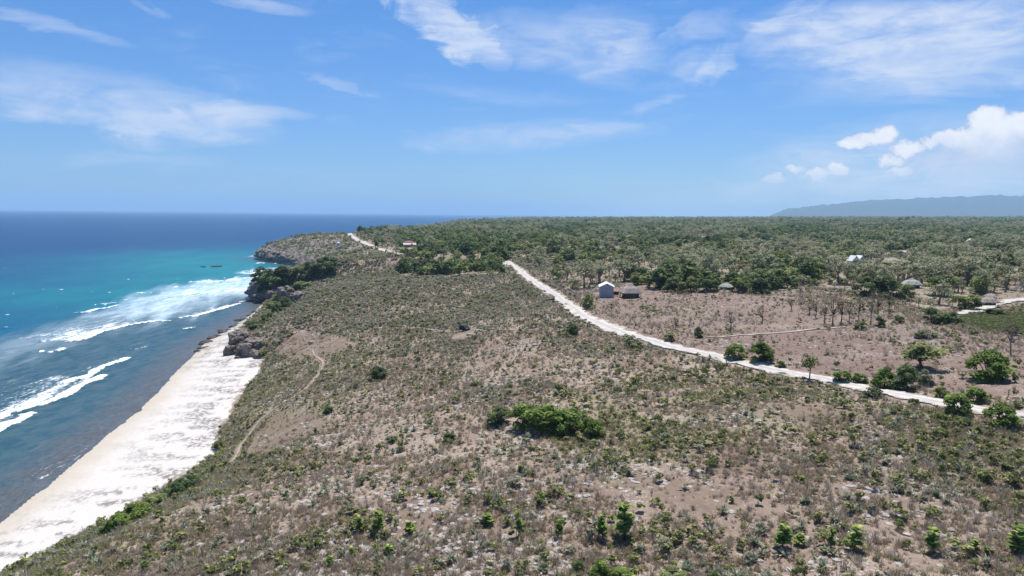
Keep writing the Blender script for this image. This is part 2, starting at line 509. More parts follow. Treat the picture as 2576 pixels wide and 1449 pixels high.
def build_terrain():
    az = np.concatenate([np.linspace(-80, -41, 60, endpoint=False), np.linspace(-41, 41, 980), np.linspace(41, 80, 61)[1:]])
    rr = [4.0]
    while rr[-1] < 26000: rr.append(rr[-1] * (1.0085 if rr[-1] < 4000 else 1.03) + 0.05)
    rr = np.array(rr)
    A, RR = np.meshgrid(R(1) * az, rr)
    X = RR * np.sin(A); Y = RR * np.cos(A)
    Z, D, W = height(X, Y, True)
    x, y = X.ravel(), Y.ravel(); P = np.stack([x, y], 1)
    nr, na = X.shape
    idx = np.arange(nr * na).reshape(nr, na)
    F = np.stack([idx[:-1, :-1], idx[:-1, 1:], idx[1:, 1:], idx[1:, :-1]], -1).reshape(-1, 4)
    # sea bed far from land is not needed
    keep = (W.ravel()[F] > -60).any(1)
    F = F[keep]
    used = np.zeros(len(x), bool); used[F.ravel()] = True
    remap = np.cumsum(used) - 1
    F = remap[F]
    d, w = D.ravel(), W.ravel()
    near = np.hypot(x, y) < 900
    red = np.zeros(len(x)); crop = np.zeros(len(x)); green = np.zeros(len(x)); field = np.zeros(len(x))
    i = np.where(near & used)[0]; Pi = P[i]
    red[i] = np.maximum(soft_in(Pi, Z_RED, 10) * 1.0, np.maximum(soft_in(Pi, Z_RED2, 8) * 0.75, soft_in(Pi, Z_YARD, 6) * 0.6))
    crop[i] = soft_in(Pi, Z_CROP, 3)
    field[i] = soft_in(Pi, Z_FIELD, 10)
    green[i] = np.clip(soft_in(Pi, Z_GREENISH, 22) * 0.6 * sstep(0.35, 0.6, fbm(Pi[:, 0] / 12, Pi[:, 1] / 12, 301)) + sstep(45, 8, d[i]) * sstep(-1, 4, d[i]) * sstep(300, 160, y[i]) * 0.75, 0, 1)
    forest = np.zeros(len(x)); j = np.where(used & (d > 0))[0]
    forest[j] = forest_density(x[j], y[j], Z.ravel()[j])
    far = np.hypot(x, y) > 700
    sand = sstep(0.5, -0.5, d - (fbm(x / 3.5, y / 3.5, 71) - 0.5) * 7 * (y < 440))
    wet = sstep(11.0, 0.0, w - (fbm(x / 5, y / 5, 73) - 0.5) * 5)
    wrack = sstep(30, 3, -d) * sstep(0.48, 0.57, fbm(x / 7, y / 2.6, 77, 5)) * (d < 1)
    crag = sstep(560, 640, y) * sstep(1400, 1000, y) * (0.55 + 0.45 * sstep(60, 25, d)) * (d > 0)
    soil = np.zeros(len(x))
    for q in Z_SOIL: soil[i] = np.maximum(soil[i], soft_in(Pi, q, 9))
    at = {'soil': soil, 'crag': crag, 'sand': sand, 'wet': wet, 'wrack': wrack, 'red': red, 'crop': crop, 'green': green, 'forest': forest, 'field': field}
    at = {k: ('POINT', a[used]) for k, a in at.items()}
    V = np.stack([x, y, Z.ravel()], 1)[used]

    m, t = material('dry coastal ground')
    o = t.obj()
    n0 = t.noise(o, 0.018, 4); n1 = t.noise(o, 0.11, 5); n2 = t.noise(o, 0.9, 6, 0.65); n3 = t.noise(o, 3.2, 5, 0.7)
    c = t.mix(t.step(n1, 0.38, 0.62), (0.255, 0.193, 0.148), (0.335, 0.266, 0.203))
    c = t.mix(t.math('MULTIPLY', t.step(t.noise(o, 0.045, 5, 0.6), 0.48, 0.62), 0.75), c, (0.185, 0.128, 0.102))
    c = t.mix(t.math('MULTIPLY', t.step(n0, 0.45, 0.62), 0.45), c, (0.215, 0.155, 0.125))
    c = t.mix(t.math('MULTIPLY', t.step(n2, 0.50, 0.64), 0.6), c, (0.175, 0.128, 0.102))
    c = t.mix(t.math('MULTIPLY', t.step(n3, 0.53, 0.63), 0.75), c, (0.40, 0.335, 0.265))
    n4 = t.noise(o, 1.7, 4, 0.7)
    c = t.mix(t.math('MULTIPLY', t.step(n4, 0.55, 0.64), 0.45), c, (0.115, 0.088, 0.068))
    c = t.mix(t.math('MULTIPLY', t.attr('crag'), t.step(n2, 0.30, 0.55)), c, t.mix(t.step(n1, 0.40, 0.60), (0.135, 0.125, 0.115), (0.21, 0.185, 0.15)))
    c = t.mix(t.math('MULTIPLY', t.attr('green'), t.step(n2, 0.30, 0.62)), c, (0.190, 0.182, 0.098))
    c = t.mix(t.math('MULTIPLY', t.attr('soil'), 0.6), c, t.mix(t.step(n2, 0.4, 0.62), (0.150, 0.105, 0.082), (0.215, 0.160, 0.115)))
    c = t.mix(t.math('MULTIPLY', t.attr('red'), t.math('MULTIPLY_ADD', t.step(n2, 0.25, 0.6), 0.4, 0.5)), c, (0.168, 0.105, 0.090))
    c = t.mix(t.math('MULTIPLY', t.attr('field'), 0.7), c, t.mix(t.step(n2, 0.4, 0.6), (0.160, 0.112, 0.092), (0.235, 0.178, 0.145)))
    rock = t.math('MULTIPLY', t.step(n1, 0.52, 0.66), t.step(n3, 0.52, 0.62))
    c = t.mix(t.math('MULTIPLY', rock, 0.9), c, (0.48, 0.43, 0.40))
    c = t.mix(t.attr('crop'), c, (0.105, 0.115, 0.045))
    c = t.mix(t.math('MULTIPLY', t.attr('forest'), 0.55), c, (0.235, 0.205, 0.140))
    sn = t.mix(t.step(n3, 0.4, 0.6), (0.60, 0.565, 0.52), (0.53, 0.495, 0.455))
    sn = t.mix(t.math('MULTIPLY', t.attr('wet'), 0.6), sn, (0.40, 0.335, 0.24))
    sn = t.mix(t.math('MULTIPLY', t.attr('wrack'), t.step(n2, 0.42, 0.55)), sn, (0.21, 0.195, 0.185))
    c = t.mix(t.attr('sand'), c, sn)
    t.put(t.bsdf.inputs['Base Color'], c)
    h = t.math('ADD', t.math('MULTIPLY', n2, 1.0), t.math('MULTIPLY', n3, 0.35))
    t.put(t.bsdf.inputs['Normal'], t.bump(h, 0.55, 0.35))
    t.bsdf.inputs['Specular IOR Level'].default_value = 0.1
    me = mesh('ground', V, F, m, at, smooth=True)
    tag(link('ground', me), 'brown stony coastal land with a pale sand beach along the sea', kind='structure')


build_terrain()


# ------------------------------------------------------------------ sea
def px_line(pts): return on_level(*np.array(pts, float).T, 0.0)[:, :2]


BREAKERS = [  # outline, width of the foam trailing behind it (m), strength
    ([(-70, 1112), (0, 1085), (55, 1058), (100, 1040)], 20, 1.1),
    ([(-70, 1080), (0, 1054), (70, 1030), (130, 1012), (180, 990), (215, 972), (245, 956), (272, 944)], 34, 1.15),
    ([(160, 966), (200, 953), (232, 945), (262, 925), (300, 912), (333, 900)], 12, 0.85),
    ([(165, 861), (198, 858), (235, 846), (262, 836), (320, 820), (380, 811), (430, 807)], 28, 1.05),
    ([(450, 801), (500, 795), (540, 783), (565, 776), (608, 764)], 12, 1.05),
    ([(190, 789), (215, 788), (250, 779), (275, 774), (303, 768)], 6, 0.8),
    ([(330, 880), (372, 872), (405, 866)], 6, 0.42),
    ([(130, 889), (152, 884), (163, 877)], 2.5, 0.8),
    ([(96, 862), (116, 861)], 2, 0.9), ([(97, 887), (112, 886)], 2, 0.8),
    ([(466, 830), (480, 827), (491, 824)], 5, 0.7),
    ([(0, 828), (12, 827), (24, 823)], 3, 0.7),
    ([(478, 712), (500, 709), (535, 704)], 10, 0.75),
    ([(450, 742), (540, 735), (620, 731), (652, 729)], 30, 0.95),
    ([(520, 712), (600, 703), (655, 697)], 26, 0.9),
    ([(630, 690), (680, 682), (740, 676), (765, 673)], 40, 1.15),
    ([(640, 662), (690, 663), (745, 667), (765, 669)], 12, 0.9),
    ([(628, 646), (646, 644), (660, 643)], 14, 0.9), ([(600, 646), (620, 645)], 8, 0.5),
    ([(600, 762), (625, 757), (650, 756)], 5, 0.6),
    ([(60, 1222), (110, 1200), (160, 1168), (215, 1132), (260, 1098)], 3.5, 0.30),
    ([(90, 1200), (130, 1172), (170, 1152)], 2.5, 0.42),
    ([(300, 1010), (380, 955), (440, 912), (490, 878)], 3, 0.15),
]
MILK = [(300, 792), (345, 748), (400, 735), (480, 716), (560, 706), (640, 697), (665, 682), (765, 672), (700, 700), (640, 738), (560, 747), (500, 768), (420, 798), (380, 806)]


def build_sea():
    az = np.concatenate([np.linspace(-80, -40, 90, endpoint=False), np.linspace(-40, 3, 760), np.linspace(3, 40, 50)[1:]])
    dep = np.concatenate([np.linspace(60, 32, 40, endpoint=False), np.linspace(32, 0.5, 640), np.geomspace(0.5, 0.05, 40)[1:]])
    rr = EYE[2] / np.tan(R(1) * dep)
    A, RR = np.meshgrid(R(1) * az, rr)
    X = (RR * np.sin(A)).ravel(); Y = (RR * np.cos(A)).ravel()
    P = np.stack([X, Y], 1)
    w = -signed(P, coast_wat)          # distance from the shore
    idx = np.arange(len(X)).reshape(RR.shape)
    F = np.stack([idx[:-1, :-1], idx[:-1, 1:], idx[1:, 1:], idx[1:, :-1]], -1).reshape(-1, 4)
    F = F[(w[F] > -14).any(1)]
    used = np.zeros(len(X), bool); used[F.ravel()] = True
    F = (np.cumsum(used) - 1)[F]
    X, Y, P, w = X[used], Y[used], P[used], w[used]
    # swell lines run along the shore: coordinates along and across it
    st = fbm(X / 9 + Y / 30, Y / 55, 81, 4); fine = fbm(X / 2.2, Y / 5.5, 83, 4)
    foam = np.zeros(len(X)); Z = np.zeros(len(X))
    wig = (fbm(X / 6, Y / 6, 85, 3) - 0.5)
    for pts, width, k in BREAKERS:
        L = px_line(pts)
        sel = np.where((X > L[:, 0].min() - 60) & (X < L[:, 0].max() + 60) & (Y > L[:, 1].min() - 60) & (Y < L[:, 1].max() + 60))[0]
        if not len(sel): continue
        q = P[sel]
        d, sd = seg_dist(q, L)
        # ends fade
        a, b = L[0], L[-1]; ax = (b - a) / np.linalg.norm(b - a); s = (q - a) @ ax / np.linalg.norm(b - a)
        endf = sstep(-0.04, 0.06, s) * sstep(1.04, 0.94, s)
        sea_side = -sd * d + wig[sel] * 4       # seaward is left of the drawing direction
        f = np.where(sea_side > 0, np.exp(-sea_side / width) , sstep(-1.2, 0.0, sea_side)) * endf * k
        f = f * np.where(sea_side > 1.5 + 3 * vnoise(q[:, 0] / 3, q[:, 1] / 3, 303), np.clip(0.05 + 1.15 * st[sel], 0, 0.80), 1.0)
        foam[sel] = np.maximum(foam[sel], f)
        Z[sel] = np.maximum(Z[sel], 0.9 * k * endf * np.exp(-((sea_side - 1) / 1.8) ** 2) * (k > 0.5))
    milk = np.zeros(len(X)); i = np.where((Y > 250) & (Y < 950) & (w < 260))[0]
    mp = px_line(MILK)
    dm, _ = seg_dist(P[i], np.vstack([mp, mp[:1]]))
    ins = inside(P[i], mp)
    milk[i] = sstep(-22, 22, np.where(ins, dm, -dm) + (st[i] - 0.5) * 45)
    mp2 = px_line([(-60, 880), (0, 852), (160, 815), (330, 782), (470, 780), (430, 802), (250, 846), (110, 890), (0, 935), (-60, 960)])
    j2 = np.where((Y > 180) & (Y < 480))[0]; d2, _ = seg_dist(P[j2], np.vstack([mp2, mp2[:1]]))
    milk[j2] = np.maximum(milk[j2], 0.28 * sstep(-12, 14, np.where(inside(P[j2], mp2), d2, -d2) + (st[j2] - 0.5) * 40))
    caps = sstep(0.80, 0.86, fbm(X / 5, Y / 14, 91, 2)) * sstep(20, 70, w) * sstep(420, 250, w) * sstep(1100, 500, Y) * (vnoise(X / 60, Y / 60, 93) > 0.55)
    shore = sstep(2.5, 0.0, np.abs(w - 1.5)) * sstep(0.50, 0.66, fbm(X / 8, Y / 8, 95)) * 0.16
    foam = np.maximum(foam, np.maximum(caps * 0.7, shore))
    # how deep the water reads: 0 on the reef flat, 1 over the drop-off
    lump = (fbm(X / 120, Y / 160, 97, 4) - 0.5)
    flat_w = np.interp(Y, [100, 300, 430, 520, 700], [150, 92, 70, 25, 6])
    reef = sstep(flat_w + 26, flat_w - 22, w + lump * 60)
    turq = sstep(290, 50, w + lump * 150) * sstep(330, 520, Y) * sstep(1350, 720, Y)
    deep = sstep(110, 460, w + lump * 120) * sstep(330, 900, Y + w * 0.25)
    deep = np.maximum(deep, sstep(900, 1500, Y))
    at = {k: ('POINT', a) for k, a in dict(foam=foam, milk=milk, reef=reef, turq=turq, deep=deep, shallow=sstep(18, 2, w)).items()}

    m, t = material('sea water')
    o = t.obj()
    o2 = t.mapping(o, (1.0, 0.45, 1.0), (0, 0, R(-20)))
    nb = t.noise(o2, 0.035, 5, 0.6); nm = t.noise(o2, 0.25, 5, 0.6); nf = t.noise(o2, 1.1, 5, 0.7, 0.6); ns = t.noise(t.mapping(o, (1.0, 0.22, 1), (0, 0, R(-24))), 0.30, 6, 0.7, 0.8)
    c = t.mix(t.step(nb, 0.35, 0.65), (0.003, 0.076, 0.142), (0.005, 0.092, 0.160))
    c = t.mix(t.attr('turq'), c, t.mix(t.step(nb, 0.4, 0.6), (0.001, 0.140, 0.172), (0.002, 0.172, 0.190)))
    c = t.mix(t.attr('deep'), c, t.mix(t.step(nb, 0.35, 0.65), (0.0005, 0.034, 0.106), (0.0005, 0.040, 0.124)))
    rf = t.mix(t.step(nm, 0.36, 0.62), (0.022, 0.070, 0.100), (0.050, 0.100, 0.118))
    rf = t.mix(t.math('MULTIPLY', t.attr('shallow'), 0.8), rf, t.mix(t.step(nf, 0.4, 0.6), (0.070, 0.078, 0.088), (0.130, 0.132, 0.136)))
    rf = t.mix(t.math('MULTIPLY', t.step(ns, 0.52, 0.68), 0.55), rf, (0.125, 0.135, 0.140))
    rf = t.mix(t.math('MULTIPLY', t.attr('shallow'), t.math('MULTIPLY', t.step(nm, 0.45, 0.6), 0.5)), rf, (0.080, 0.068, 0.060))
    c = t.mix(t.attr('reef'), c, rf)
    c = t.mix(t.math('MULTIPLY', t.attr('milk'), t.math('MULTIPLY_ADD', t.step(ns, 0.30, 0.60), 0.68, 0.34)), c, (0.52, 0.64, 0.70))
    fm = t.math('ADD', t.attr('foam'), t.math('MULTIPLY', t.math('SUBTRACT', nf, 0.5), 1.5))
    fm = t.math('ADD', fm, t.math('MULTIPLY', t.math('SUBTRACT', ns, 0.5), 1.1))
    fm = t.math('MULTIPLY', t.step(fm, 0.38, 0.72), t.step(t.attr('foam'), 0.03, 0.2))
    c = t.mix(fm, c, (0.80, 0.83, 0.85))
    t.put(t.bsdf.inputs['Base Color'], c)
    t.put(t.bsdf.inputs['Roughness'], t.math('MULTIPLY_ADD', fm, 0.5, 0.32))
    t.bsdf.inputs['Specular IOR Level'].default_value = 0.05
    h = t.math('ADD', t.math('MULTIPLY', nm, 1.0), t.math('MULTIPLY', nf, 0.35))
    t.put(t.bsdf.inputs['Normal'], t.bump(h, 0.5, 0.8))
    V = np.stack([X, Y, Z + 0.0], 1)
    tag(link('sea', mesh('sea', V, F, m, at, smooth=True)), 'sea, turquoise over the reef and deep blue to the horizon, with white breakers', kind='structure')


build_sea()


# ------------------------------------------------------------------ cliffs
def cliff_wall(line, top, name, seed, step=0.7, lip=2.2):
    L = np.array(line, float)
    s = np.concatenate([[0], np.cumsum(np.hypot(*np.diff(L, axis=0).T))])
    q = np.arange(0, s[-1], step)
    x = np.interp(q, s, L[:, 0]); y = np.interp(q, s, L[:, 1])
    k = np.ones(9) / 9
    xs = np.convolve(np.pad(x, 4, 'edge'), k, 'valid'); ys = np.convolve(np.pad(y, 4, 'edge'), k, 'valid')
    tx = np.gradient(xs); ty = np.gradient(ys); l = np.hypot(tx, ty); nx, ny = -ty / l, tx / l     # seaward (left of the line)
    T = np.interp(q, s, np.array(top, float)) if np.ndim(top) else np.full(len(q), top)
    prof = [(-0.6, -4.0), (-2.2, -4.6), (0.5, -4.2), (1.6, -3.2), (2.6, -0.5), (3.6, lip * 0.8), (5.2, lip), (7, lip * 0.75), (9, lip * .35), (11, -.2), (12.5, -1.4), (13.6, -3.5), (14, -7), (12.6, -10)]
    pz = np.array(prof); zz_ = np.concatenate([np.linspace(pz[i, 0], pz[i + 1, 0], 3, endpoint=False) for i in range(len(pz) - 3)] + [pz[-3:, 0]])
    prof = [(z, float(np.interp(i / 3, np.arange(len(pz)), pz[:, 1])) if i < 3 * (len(pz) - 3) else pz[len(pz) - 3 + i - 3 * (len(pz) - 3), 1]) for i, z in enumerate(zz_)]
    V = []
    endt = np.minimum(1, np.minimum(q, q[-1] - q) / 6)
    for z, off in prof:
        zz = z * T / 14 if z > 0 else np.full(len(q), z)
        n1 = (fbm(q / 9, zz / 5 + 50, seed, 3) - 0.5) * 6.5 + (fbm(q / 3.2, zz / 2.2 + 10, seed + 5, 4) - 0.5) * 5.0 - np.abs(fbm(q / 1.6, zz / 1.5 + 90, seed + 7, 2) - 0.5) * 2.4
        o = off + n1 * (0.5 + 0.5 * endt) - (1 - endt) * 4
        V.append(np.stack([xs + nx * o, ys + ny * o, zz + (fbm(q / 3, zz / 3, seed + 9) - 0.5) * 1.2 * (z > 2)], 1))
    V = np.array(V); nk, n = V.shape[:2]
    idx = np.arange(nk * n).reshape(nk, n)
    F = np.stack([idx[:-1, :-1], idx[1:, :-1], idx[1:, 1:], idx[:-1, 1:]], -1).reshape(-1, 4)
    return link(name, mesh(name, V.reshape(-1, 3), F, M['limestone']))


hd = head
tag(cliff_wall(np.vstack([hd[:7]]), [9, 12, 13, 13, 14, 13, 8], 'sea_cliff', 11, lip=3.5), 'undercut limestone cliff of the wooded near headland', kind='structure')
tag(cliff_wall(hd[8:16], [6, 10, 13, 14, 13, 13, 14, 14], 'sea_cliff', 23, step=1.0, lip=3.0), 'bare grey limestone cliff of the far headland', kind='structure')


# ------------------------------------------------------------------ roads and tracks
def ribbon(name, pts, width, mat, label, lift=0.12, step=0.8, rough=0.40, seed=1):
    L = np.array([(p[0], p[1]) for p in pts], float)
    s = np.concatenate([[0], np.cumsum(np.hypot(*np.diff(L, axis=0).T))])
    q = np.arange(0, s[-1], step)
    x = np.interp(q, s, L[:, 0]); y = np.interp(q, s, L[:, 1])
    for _ in range(2):
        k = np.ones(7) / 7; x = np.convolve(np.pad(x, 3, 'edge'), k, 'valid'); y = np.convolve(np.pad(y, 3, 'edge'), k, 'valid')
    tx = np.gradient(x); ty = np.gradient(y); l = np.hypot(tx, ty); nx, ny = -ty / l, tx / l
    W = width if np.ndim(width) == 0 else np.interp(q, s, np.array(width, float))
    rows = []
    cols = np.array([-1, -.8, -.55, -.3, 0, .3, .55, .8, 1.0])
    for c in cols:
        e = (fbm(q / 2.5, np.full(len(q), c * 40 + seed), 99 + seed, 3) - 0.5) * rough * W * 2 * abs(c)
        o = c * W / 2 + e * np.sign(c)
        X = x + nx * o; Y = y + ny * o
        rows.append(np.stack([X, Y, height(X, Y) + lift + 0.1 * (1 - c * c)], 1))
    V = np.array(rows); nk, n = V.shape[:2]
    idx = np.arange(nk * n).reshape(nk, n)
    F = np.stack([idx[:-1, :-1], idx[1:, :-1], idx[1:, 1:], idx[:-1, 1:]], -1).reshape(-1, 4)[:, ::-1].copy()
    tag(link(name, mesh(name, V.reshape(-1, 3), F, mat, {'across': ('POINT', np.repeat(np.abs(cols), n))}, smooth=True)), label, kind='structure')
    return np.stack([x, y], 1)


def dirt(name, a, b):
    m, t = material(name)
    n = t.noise(t.obj(), 0.8, 6, 0.65); n2 = t.noise(t.obj(), 0.06, 3)
    c = t.mix(t.step(n, 0.38, 0.66), a, b)
    ac = t.math('ADD', t.attr('across'), t.math('MULTIPLY', t.math('SUBTRACT', n, 0.5), 0.5))
    mid = t.math('MULTIPLY', t.step(ac, 0.30, 0.05), 0.6)
    c = t.mix(mid, c, tuple(q * 0.74 for q in b))
    c = t.mix(t.math('MULTIPLY', t.step(ac, 0.66, 0.98), 0.9), c, (0.30, 0.24, 0.19))
    t.put(t.bsdf.inputs['Base Color'], t.mix(t.math('MULTIPLY', t.step(n2, 0.4, 0.7), 0.4), c, b))
    return m


M['gravel'] = dirt('crushed white limestone road', (0.56, 0.525, 0.48), (0.43, 0.395, 0.355))
M['path'] = dirt('trodden pale earth', (0.42, 0.33, 0.265), (0.32, 0.24, 0.19))
M['sandy'] = dirt('pale sandy track', (0.47, 0.41, 0.35), (0.34, 0.285, 0.235))
road_px = [(2640, 1063), (2576, 1049), (2500, 1036), (2420, 1024), (2330, 1008), (2240, 991), (2150, 970), (2060, 951), (1990, 939), (1900, 921), (1820, 903), (1740, 884), (1660, 865), (1600, 846), (1540, 828), (1490, 806),
           (1455, 788), (1430, 766), (1405, 748), (1375, 728), (1345, 710), (1318, 690), (1296, 672), (1276, 657)]
rp = ground(*np.array(road_px, float).T)
road_line = ribbon('road', np.vstack([rp[:, :2], [(-6, 420)]]), [4.3] * 12 + [5.0] * 2 + [6.0] * 4 + [4.8] * 7, M['gravel'], 'pale limestone gravel road curving past the grey shed', 0.14)
fr_px = [(1012, 642), (985, 637), (955, 629), (935, 620), (912, 609), (893, 600), (880, 590), (877, 583), (882, 581)]
fr = ground(*np.array(fr_px, float).T)
road2 = ribbon('road', fr[:, :2], 6.5, M['gravel'], 'white gravel road climbing over the far headland', 0.35, 3)
rr_px = [(2400, 793), (2440, 787), (2470, 781), (2500, 768), (2540, 758), (2620, 749)]
rr3 = ground(*np.array(rr_px, float).T)
road3 = ribbon('road', rr3[:, :2], 4.0, M['gravel'], 'pale side road beyond the green crop field', 0.3)
p1 = ground(*np.array([(785, 879), (787, 889), (795, 898), (808, 906), (813, 915), (806, 935), (775, 975), (740, 1000), (705, 1018), (675, 1040), (650, 1063), (625, 1092), (606, 1118), (596, 1142), (580, 1170)], float).T)
path1 = ribbon('path', p1[:, :2], 0.6, M['path'], 'thin footpath winding down the scrub slope to the beach', 0.1, 0.8)
p2 = ground(*np.array([(1765, 847), (1850, 845), (1920, 841), (1960, 838), (2010, 833), (2070, 828), (2140, 822)], float).T)
path2 = ribbon('path', p2[:, :2], 1.1, M['sandy'], 'pale track across the bare field below the dry teak', 0.14)
p3 = ground(*np.array([(1400, 827), (1340, 831), (1260, 833), (1165, 832), (1080, 829), (1000, 826), (935, 822)], float).T)
path3 = ribbon('path', p3[:, :2], 0.6, M['sandy'], 'faint track leading from the road to the black car', 0.12, 1.0)
p4 = ground(*np.array([(700, 930), (740, 922)], float).T)
path4 = ribbon('path', p4[:, :2], 0.5, M['path'], 'short pale trail scar above the sand', 0.1, 0.5)
lines = [(road_line, 3.2), (road2, 4.5), (road3, 3.0), (path1, 0.75), (path2, 0.9), (path3, 0.4)]


CAR = ground(1169, 832)[0]


def off_road(P, extra=0.0):
    e = (P - CAR[:2] * 0.975) / np.array([4.2, 8.0])
    ok = (e ** 2).sum(1) > 1
    for L, w in lines:
        lo, hi = L.min(0) - 8, L.max(0) + 8
        s = np.where((P > lo).all(1) & (P < hi).all(1))[0]
        if len(s):
            d, _ = seg_dist(P[s], L[::3])
            ok[s] &= d > w + extra
    return ok

# ------------------------------------------------------------------ plants: the kinds
ROS = [rosette_mesh(100 + i, 20 + 2 * i, 0.62, M['rosette']) for i in range(5)]
SHR = [shrub_mesh(200 + i, M['shrub'], 105, 1.05, 0.36, 0.16) for i in range(5)]
TWG = [tuft_mesh(300 + i, M['twig'], 36, 0.62, 0.022, 1.0) for i in range(4)]
GRS = [tuft_mesh(400 + i, M['straw'], 24, 0.30, 0.03, 1.8) for i in range(4)]
STN = [rock_mesh(500 + i, M['pale stone'], 'pale_stone', 0.35, 1, 0.5) for i in range(5)]


def protos(kind, meshes, parts=False):
    c = bpy.data.collections.new(kind)
    for i, me in enumerate(meshes):
        c.objects.link(bpy.data.objects.new('%s_source_%d' % (kind, i), me))
    return c


def scatter_tree(coll):
    g = bpy.data.node_groups.new('scatter_' + coll.name, 'GeometryNodeTree')
    g.interface.new_socket('Geometry', in_out='INPUT', socket_type='NodeSocketGeometry')
    g.interface.new_socket('Geometry', in_out='OUTPUT', socket_type='NodeSocketGeometry')
    N, L = g.nodes, g.links
    i = N.new('NodeGroupInput'); o = N.new('NodeGroupOutput')
    ci = N.new('GeometryNodeCollectionInfo'); ci.inputs[0].default_value = coll; ci.inputs[1].default_value = True; ci.inputs[2].default_value = True
    ip = N.new('GeometryNodeInstanceOnPoints'); ip.inputs['Pick Instance'].default_value = True
    def named(n, typ):
        a = N.new('GeometryNodeInputNamedAttribute'); a.data_type = typ; a.inputs[0].default_value = n; return a.outputs[0]
    L.new(i.outputs[0], ip.inputs['Points']); L.new(ci.outputs[0], ip.inputs['Instance'])
    L.new(named('pick', 'INT'), ip.inputs['Instance Index'])
    er = N.new('FunctionNodeEulerToRotation'); L.new(named('turn', 'FLOAT_VECTOR'), er.inputs[0]); L.new(er.outputs[0], ip.inputs['Rotation'])
    L.new(named('size', 'FLOAT_VECTOR'), ip.inputs['Scale'])
    L.new(ip.outputs[0], o.inputs[0])
    return g


def stuff(name, P, meshes, turn, size, label, pick=None):
    me = bpy.data.meshes.new(name)
    me.vertices.add(len(P)); me.vertices.foreach_set('co', np.asarray(P, np.float32).ravel())
    if pick is None: pick = rng.integers(0, len(meshes), len(P))
    a = me.attributes.new('pick', 'INT', 'POINT'); a.data.foreach_set('value', np.asarray(pick, np.int32))
    a = me.attributes.new('turn', 'FLOAT_VECTOR', 'POINT'); a.data.foreach_set('vector', np.asarray(turn, np.float32).ravel())
    a = me.attributes.new('size', 'FLOAT_VECTOR', 'POINT'); a.data.foreach_set('vector', np.asarray(size, np.float32).ravel())
    ob = link(name, me)
    md = ob.modifiers.new('scatter', 'NODES'); md.node_group = scatter_tree(protos(name, meshes))
    tag(ob, label, kind='stuff')
    return ob


def candidates(n, y0, y1, half=0.83, pad=14, seed=0, bias=0.0):
    """random ground points, evenly spread over the land in front of the camera"""
    g = np.random.default_rng(seed)
    u = g.random(n)
    e = 2 - bias
    y = (y0 ** e + u * (y1 ** e - y0 ** e)) ** (1 / e)
    x = (g.random(n) * 2 - 1) * (y * half + pad)
    Z, D, W = height(x, y, True)
    k = D > 0.6
    return np.stack([x, y, Z], 1)[k], D[k]


def zone_field(P):
    q = P[:, :2]
    return inside(q, Z_FIELD), inside(q, Z_CROP), inside(q, Z_YARD), inside(q, Z_RED) | inside(q, Z_RED2)


def individuals(name, P, meshes, size, turn, pick, label_of, cat, group):
    for i in range(len(P)):
        o = bpy.data.objects.new(name, meshes[pick[i]]); COL.objects.link(o)
        o.location = P[i]; o.rotation_euler = turn[i]; o.scale = size[i]
        tag(o, label_of, cat, group)


def nearest_first(P):
    """order by how large a thing of one size shows, things inside the picture first"""
    u, v = project(P)
    d = np.linalg.norm(P - EYE, axis=1)
    inn = (u > 8) & (u < 2568) & (v > 0) & (v < 1440)
    return np.argsort(np.where(inn, d, d + 1e6))


def veg(name, n, y0, y1, dens, meshes, lo, hi, labels, cat=None, group=None, single=0, seed=0, sink=0.03, bias=0.0):
    P, D = candidates(n, y0, y1, seed=seed, bias=bias)
    u, v = project(P)
    k = (u > -150) & (u < 2730) & (v < 1600)
    P, D, u, v = P[k], D[k], u[k], v[k]
    f, c, yd, rd = zone_field(P)
    fo = forest_density(P[:, 0], P[:, 1], P[:, 2])
    p = dens(P, D, u, v, f, c, yd, rd, fo)
    wob = np.stack([fbm(P[:, 0] / 6, P[:, 1] / 6, 31) - 0.5, fbm(P[:, 0] / 6, P[:, 1] / 6, 41) - 0.5], 1) * 9
    for q in Z_SOIL: p = p * np.where(inside(P[:, :2] + wob, q), 0.30, 1.0)
    p = p * (0.55 + 0.75 * sstep(0.36, 0.60, fbm(P[:, 0] / 26, P[:, 1] / 20, 191, 4))) * (0.45 + 0.95 * sstep(0.38, 0.62, fbm(P[:, 0] / 5, P[:, 1] / 4, 193 + seed, 3)))
    k = (rng.random(len(P)) < p)
    P = P[k]; D = D[k]
    P = P[off_road(P[:, :2], 0.2)]
    m = len(P)
    s = lo + (hi * 1.35 - lo) * rng.random(m) ** 2.6
    s = s * (1 + np.clip((P[:, 1] - 200) / 500, 0, 0.8))
    size = np.stack([s * (0.85 + 0.3 * rng.random(m)), s * (0.85 + 0.3 * rng.random(m)), s * (0.8 + 0.45 * rng.random(m))], 1)
    turn = np.stack([(rng.random(m) - .5) * 0.3, (rng.random(m) - .5) * 0.3, rng.random(m) * 6.283], 1)
    pick = rng.integers(0, len(meshes), m)
    P[:, 2] -= sink
    if single:
        o = nearest_first(P)
        i, r = o[:single], o[single:]
        individuals(name, P[i], meshes, size[i], turn[i], pick[i], labels[0], cat, group)
    else:
        r = np.arange(m)
    if len(r): stuff(labels[2] if len(labels) > 2 else name, P[r], meshes, turn[r], size[r], labels[1], pick[r])
    print(name, m)


def patch(P, sc, seed, a, b): return sstep(a, b, fbm(P[:, 0] / sc, P[:, 1] / sc, seed, 3))


bare1 = [(700, 868), (760, 830), (860, 845), (900, 870), (840, 890), (760, 900), (690, 895)]
bare2 = [(640, 1095), (700, 1040), (790, 1035), (820, 1070), (720, 1130), (620, 1160)]


def in_px(u, v, poly): return inside(np.stack([u, v], 1), np.array(poly, float))


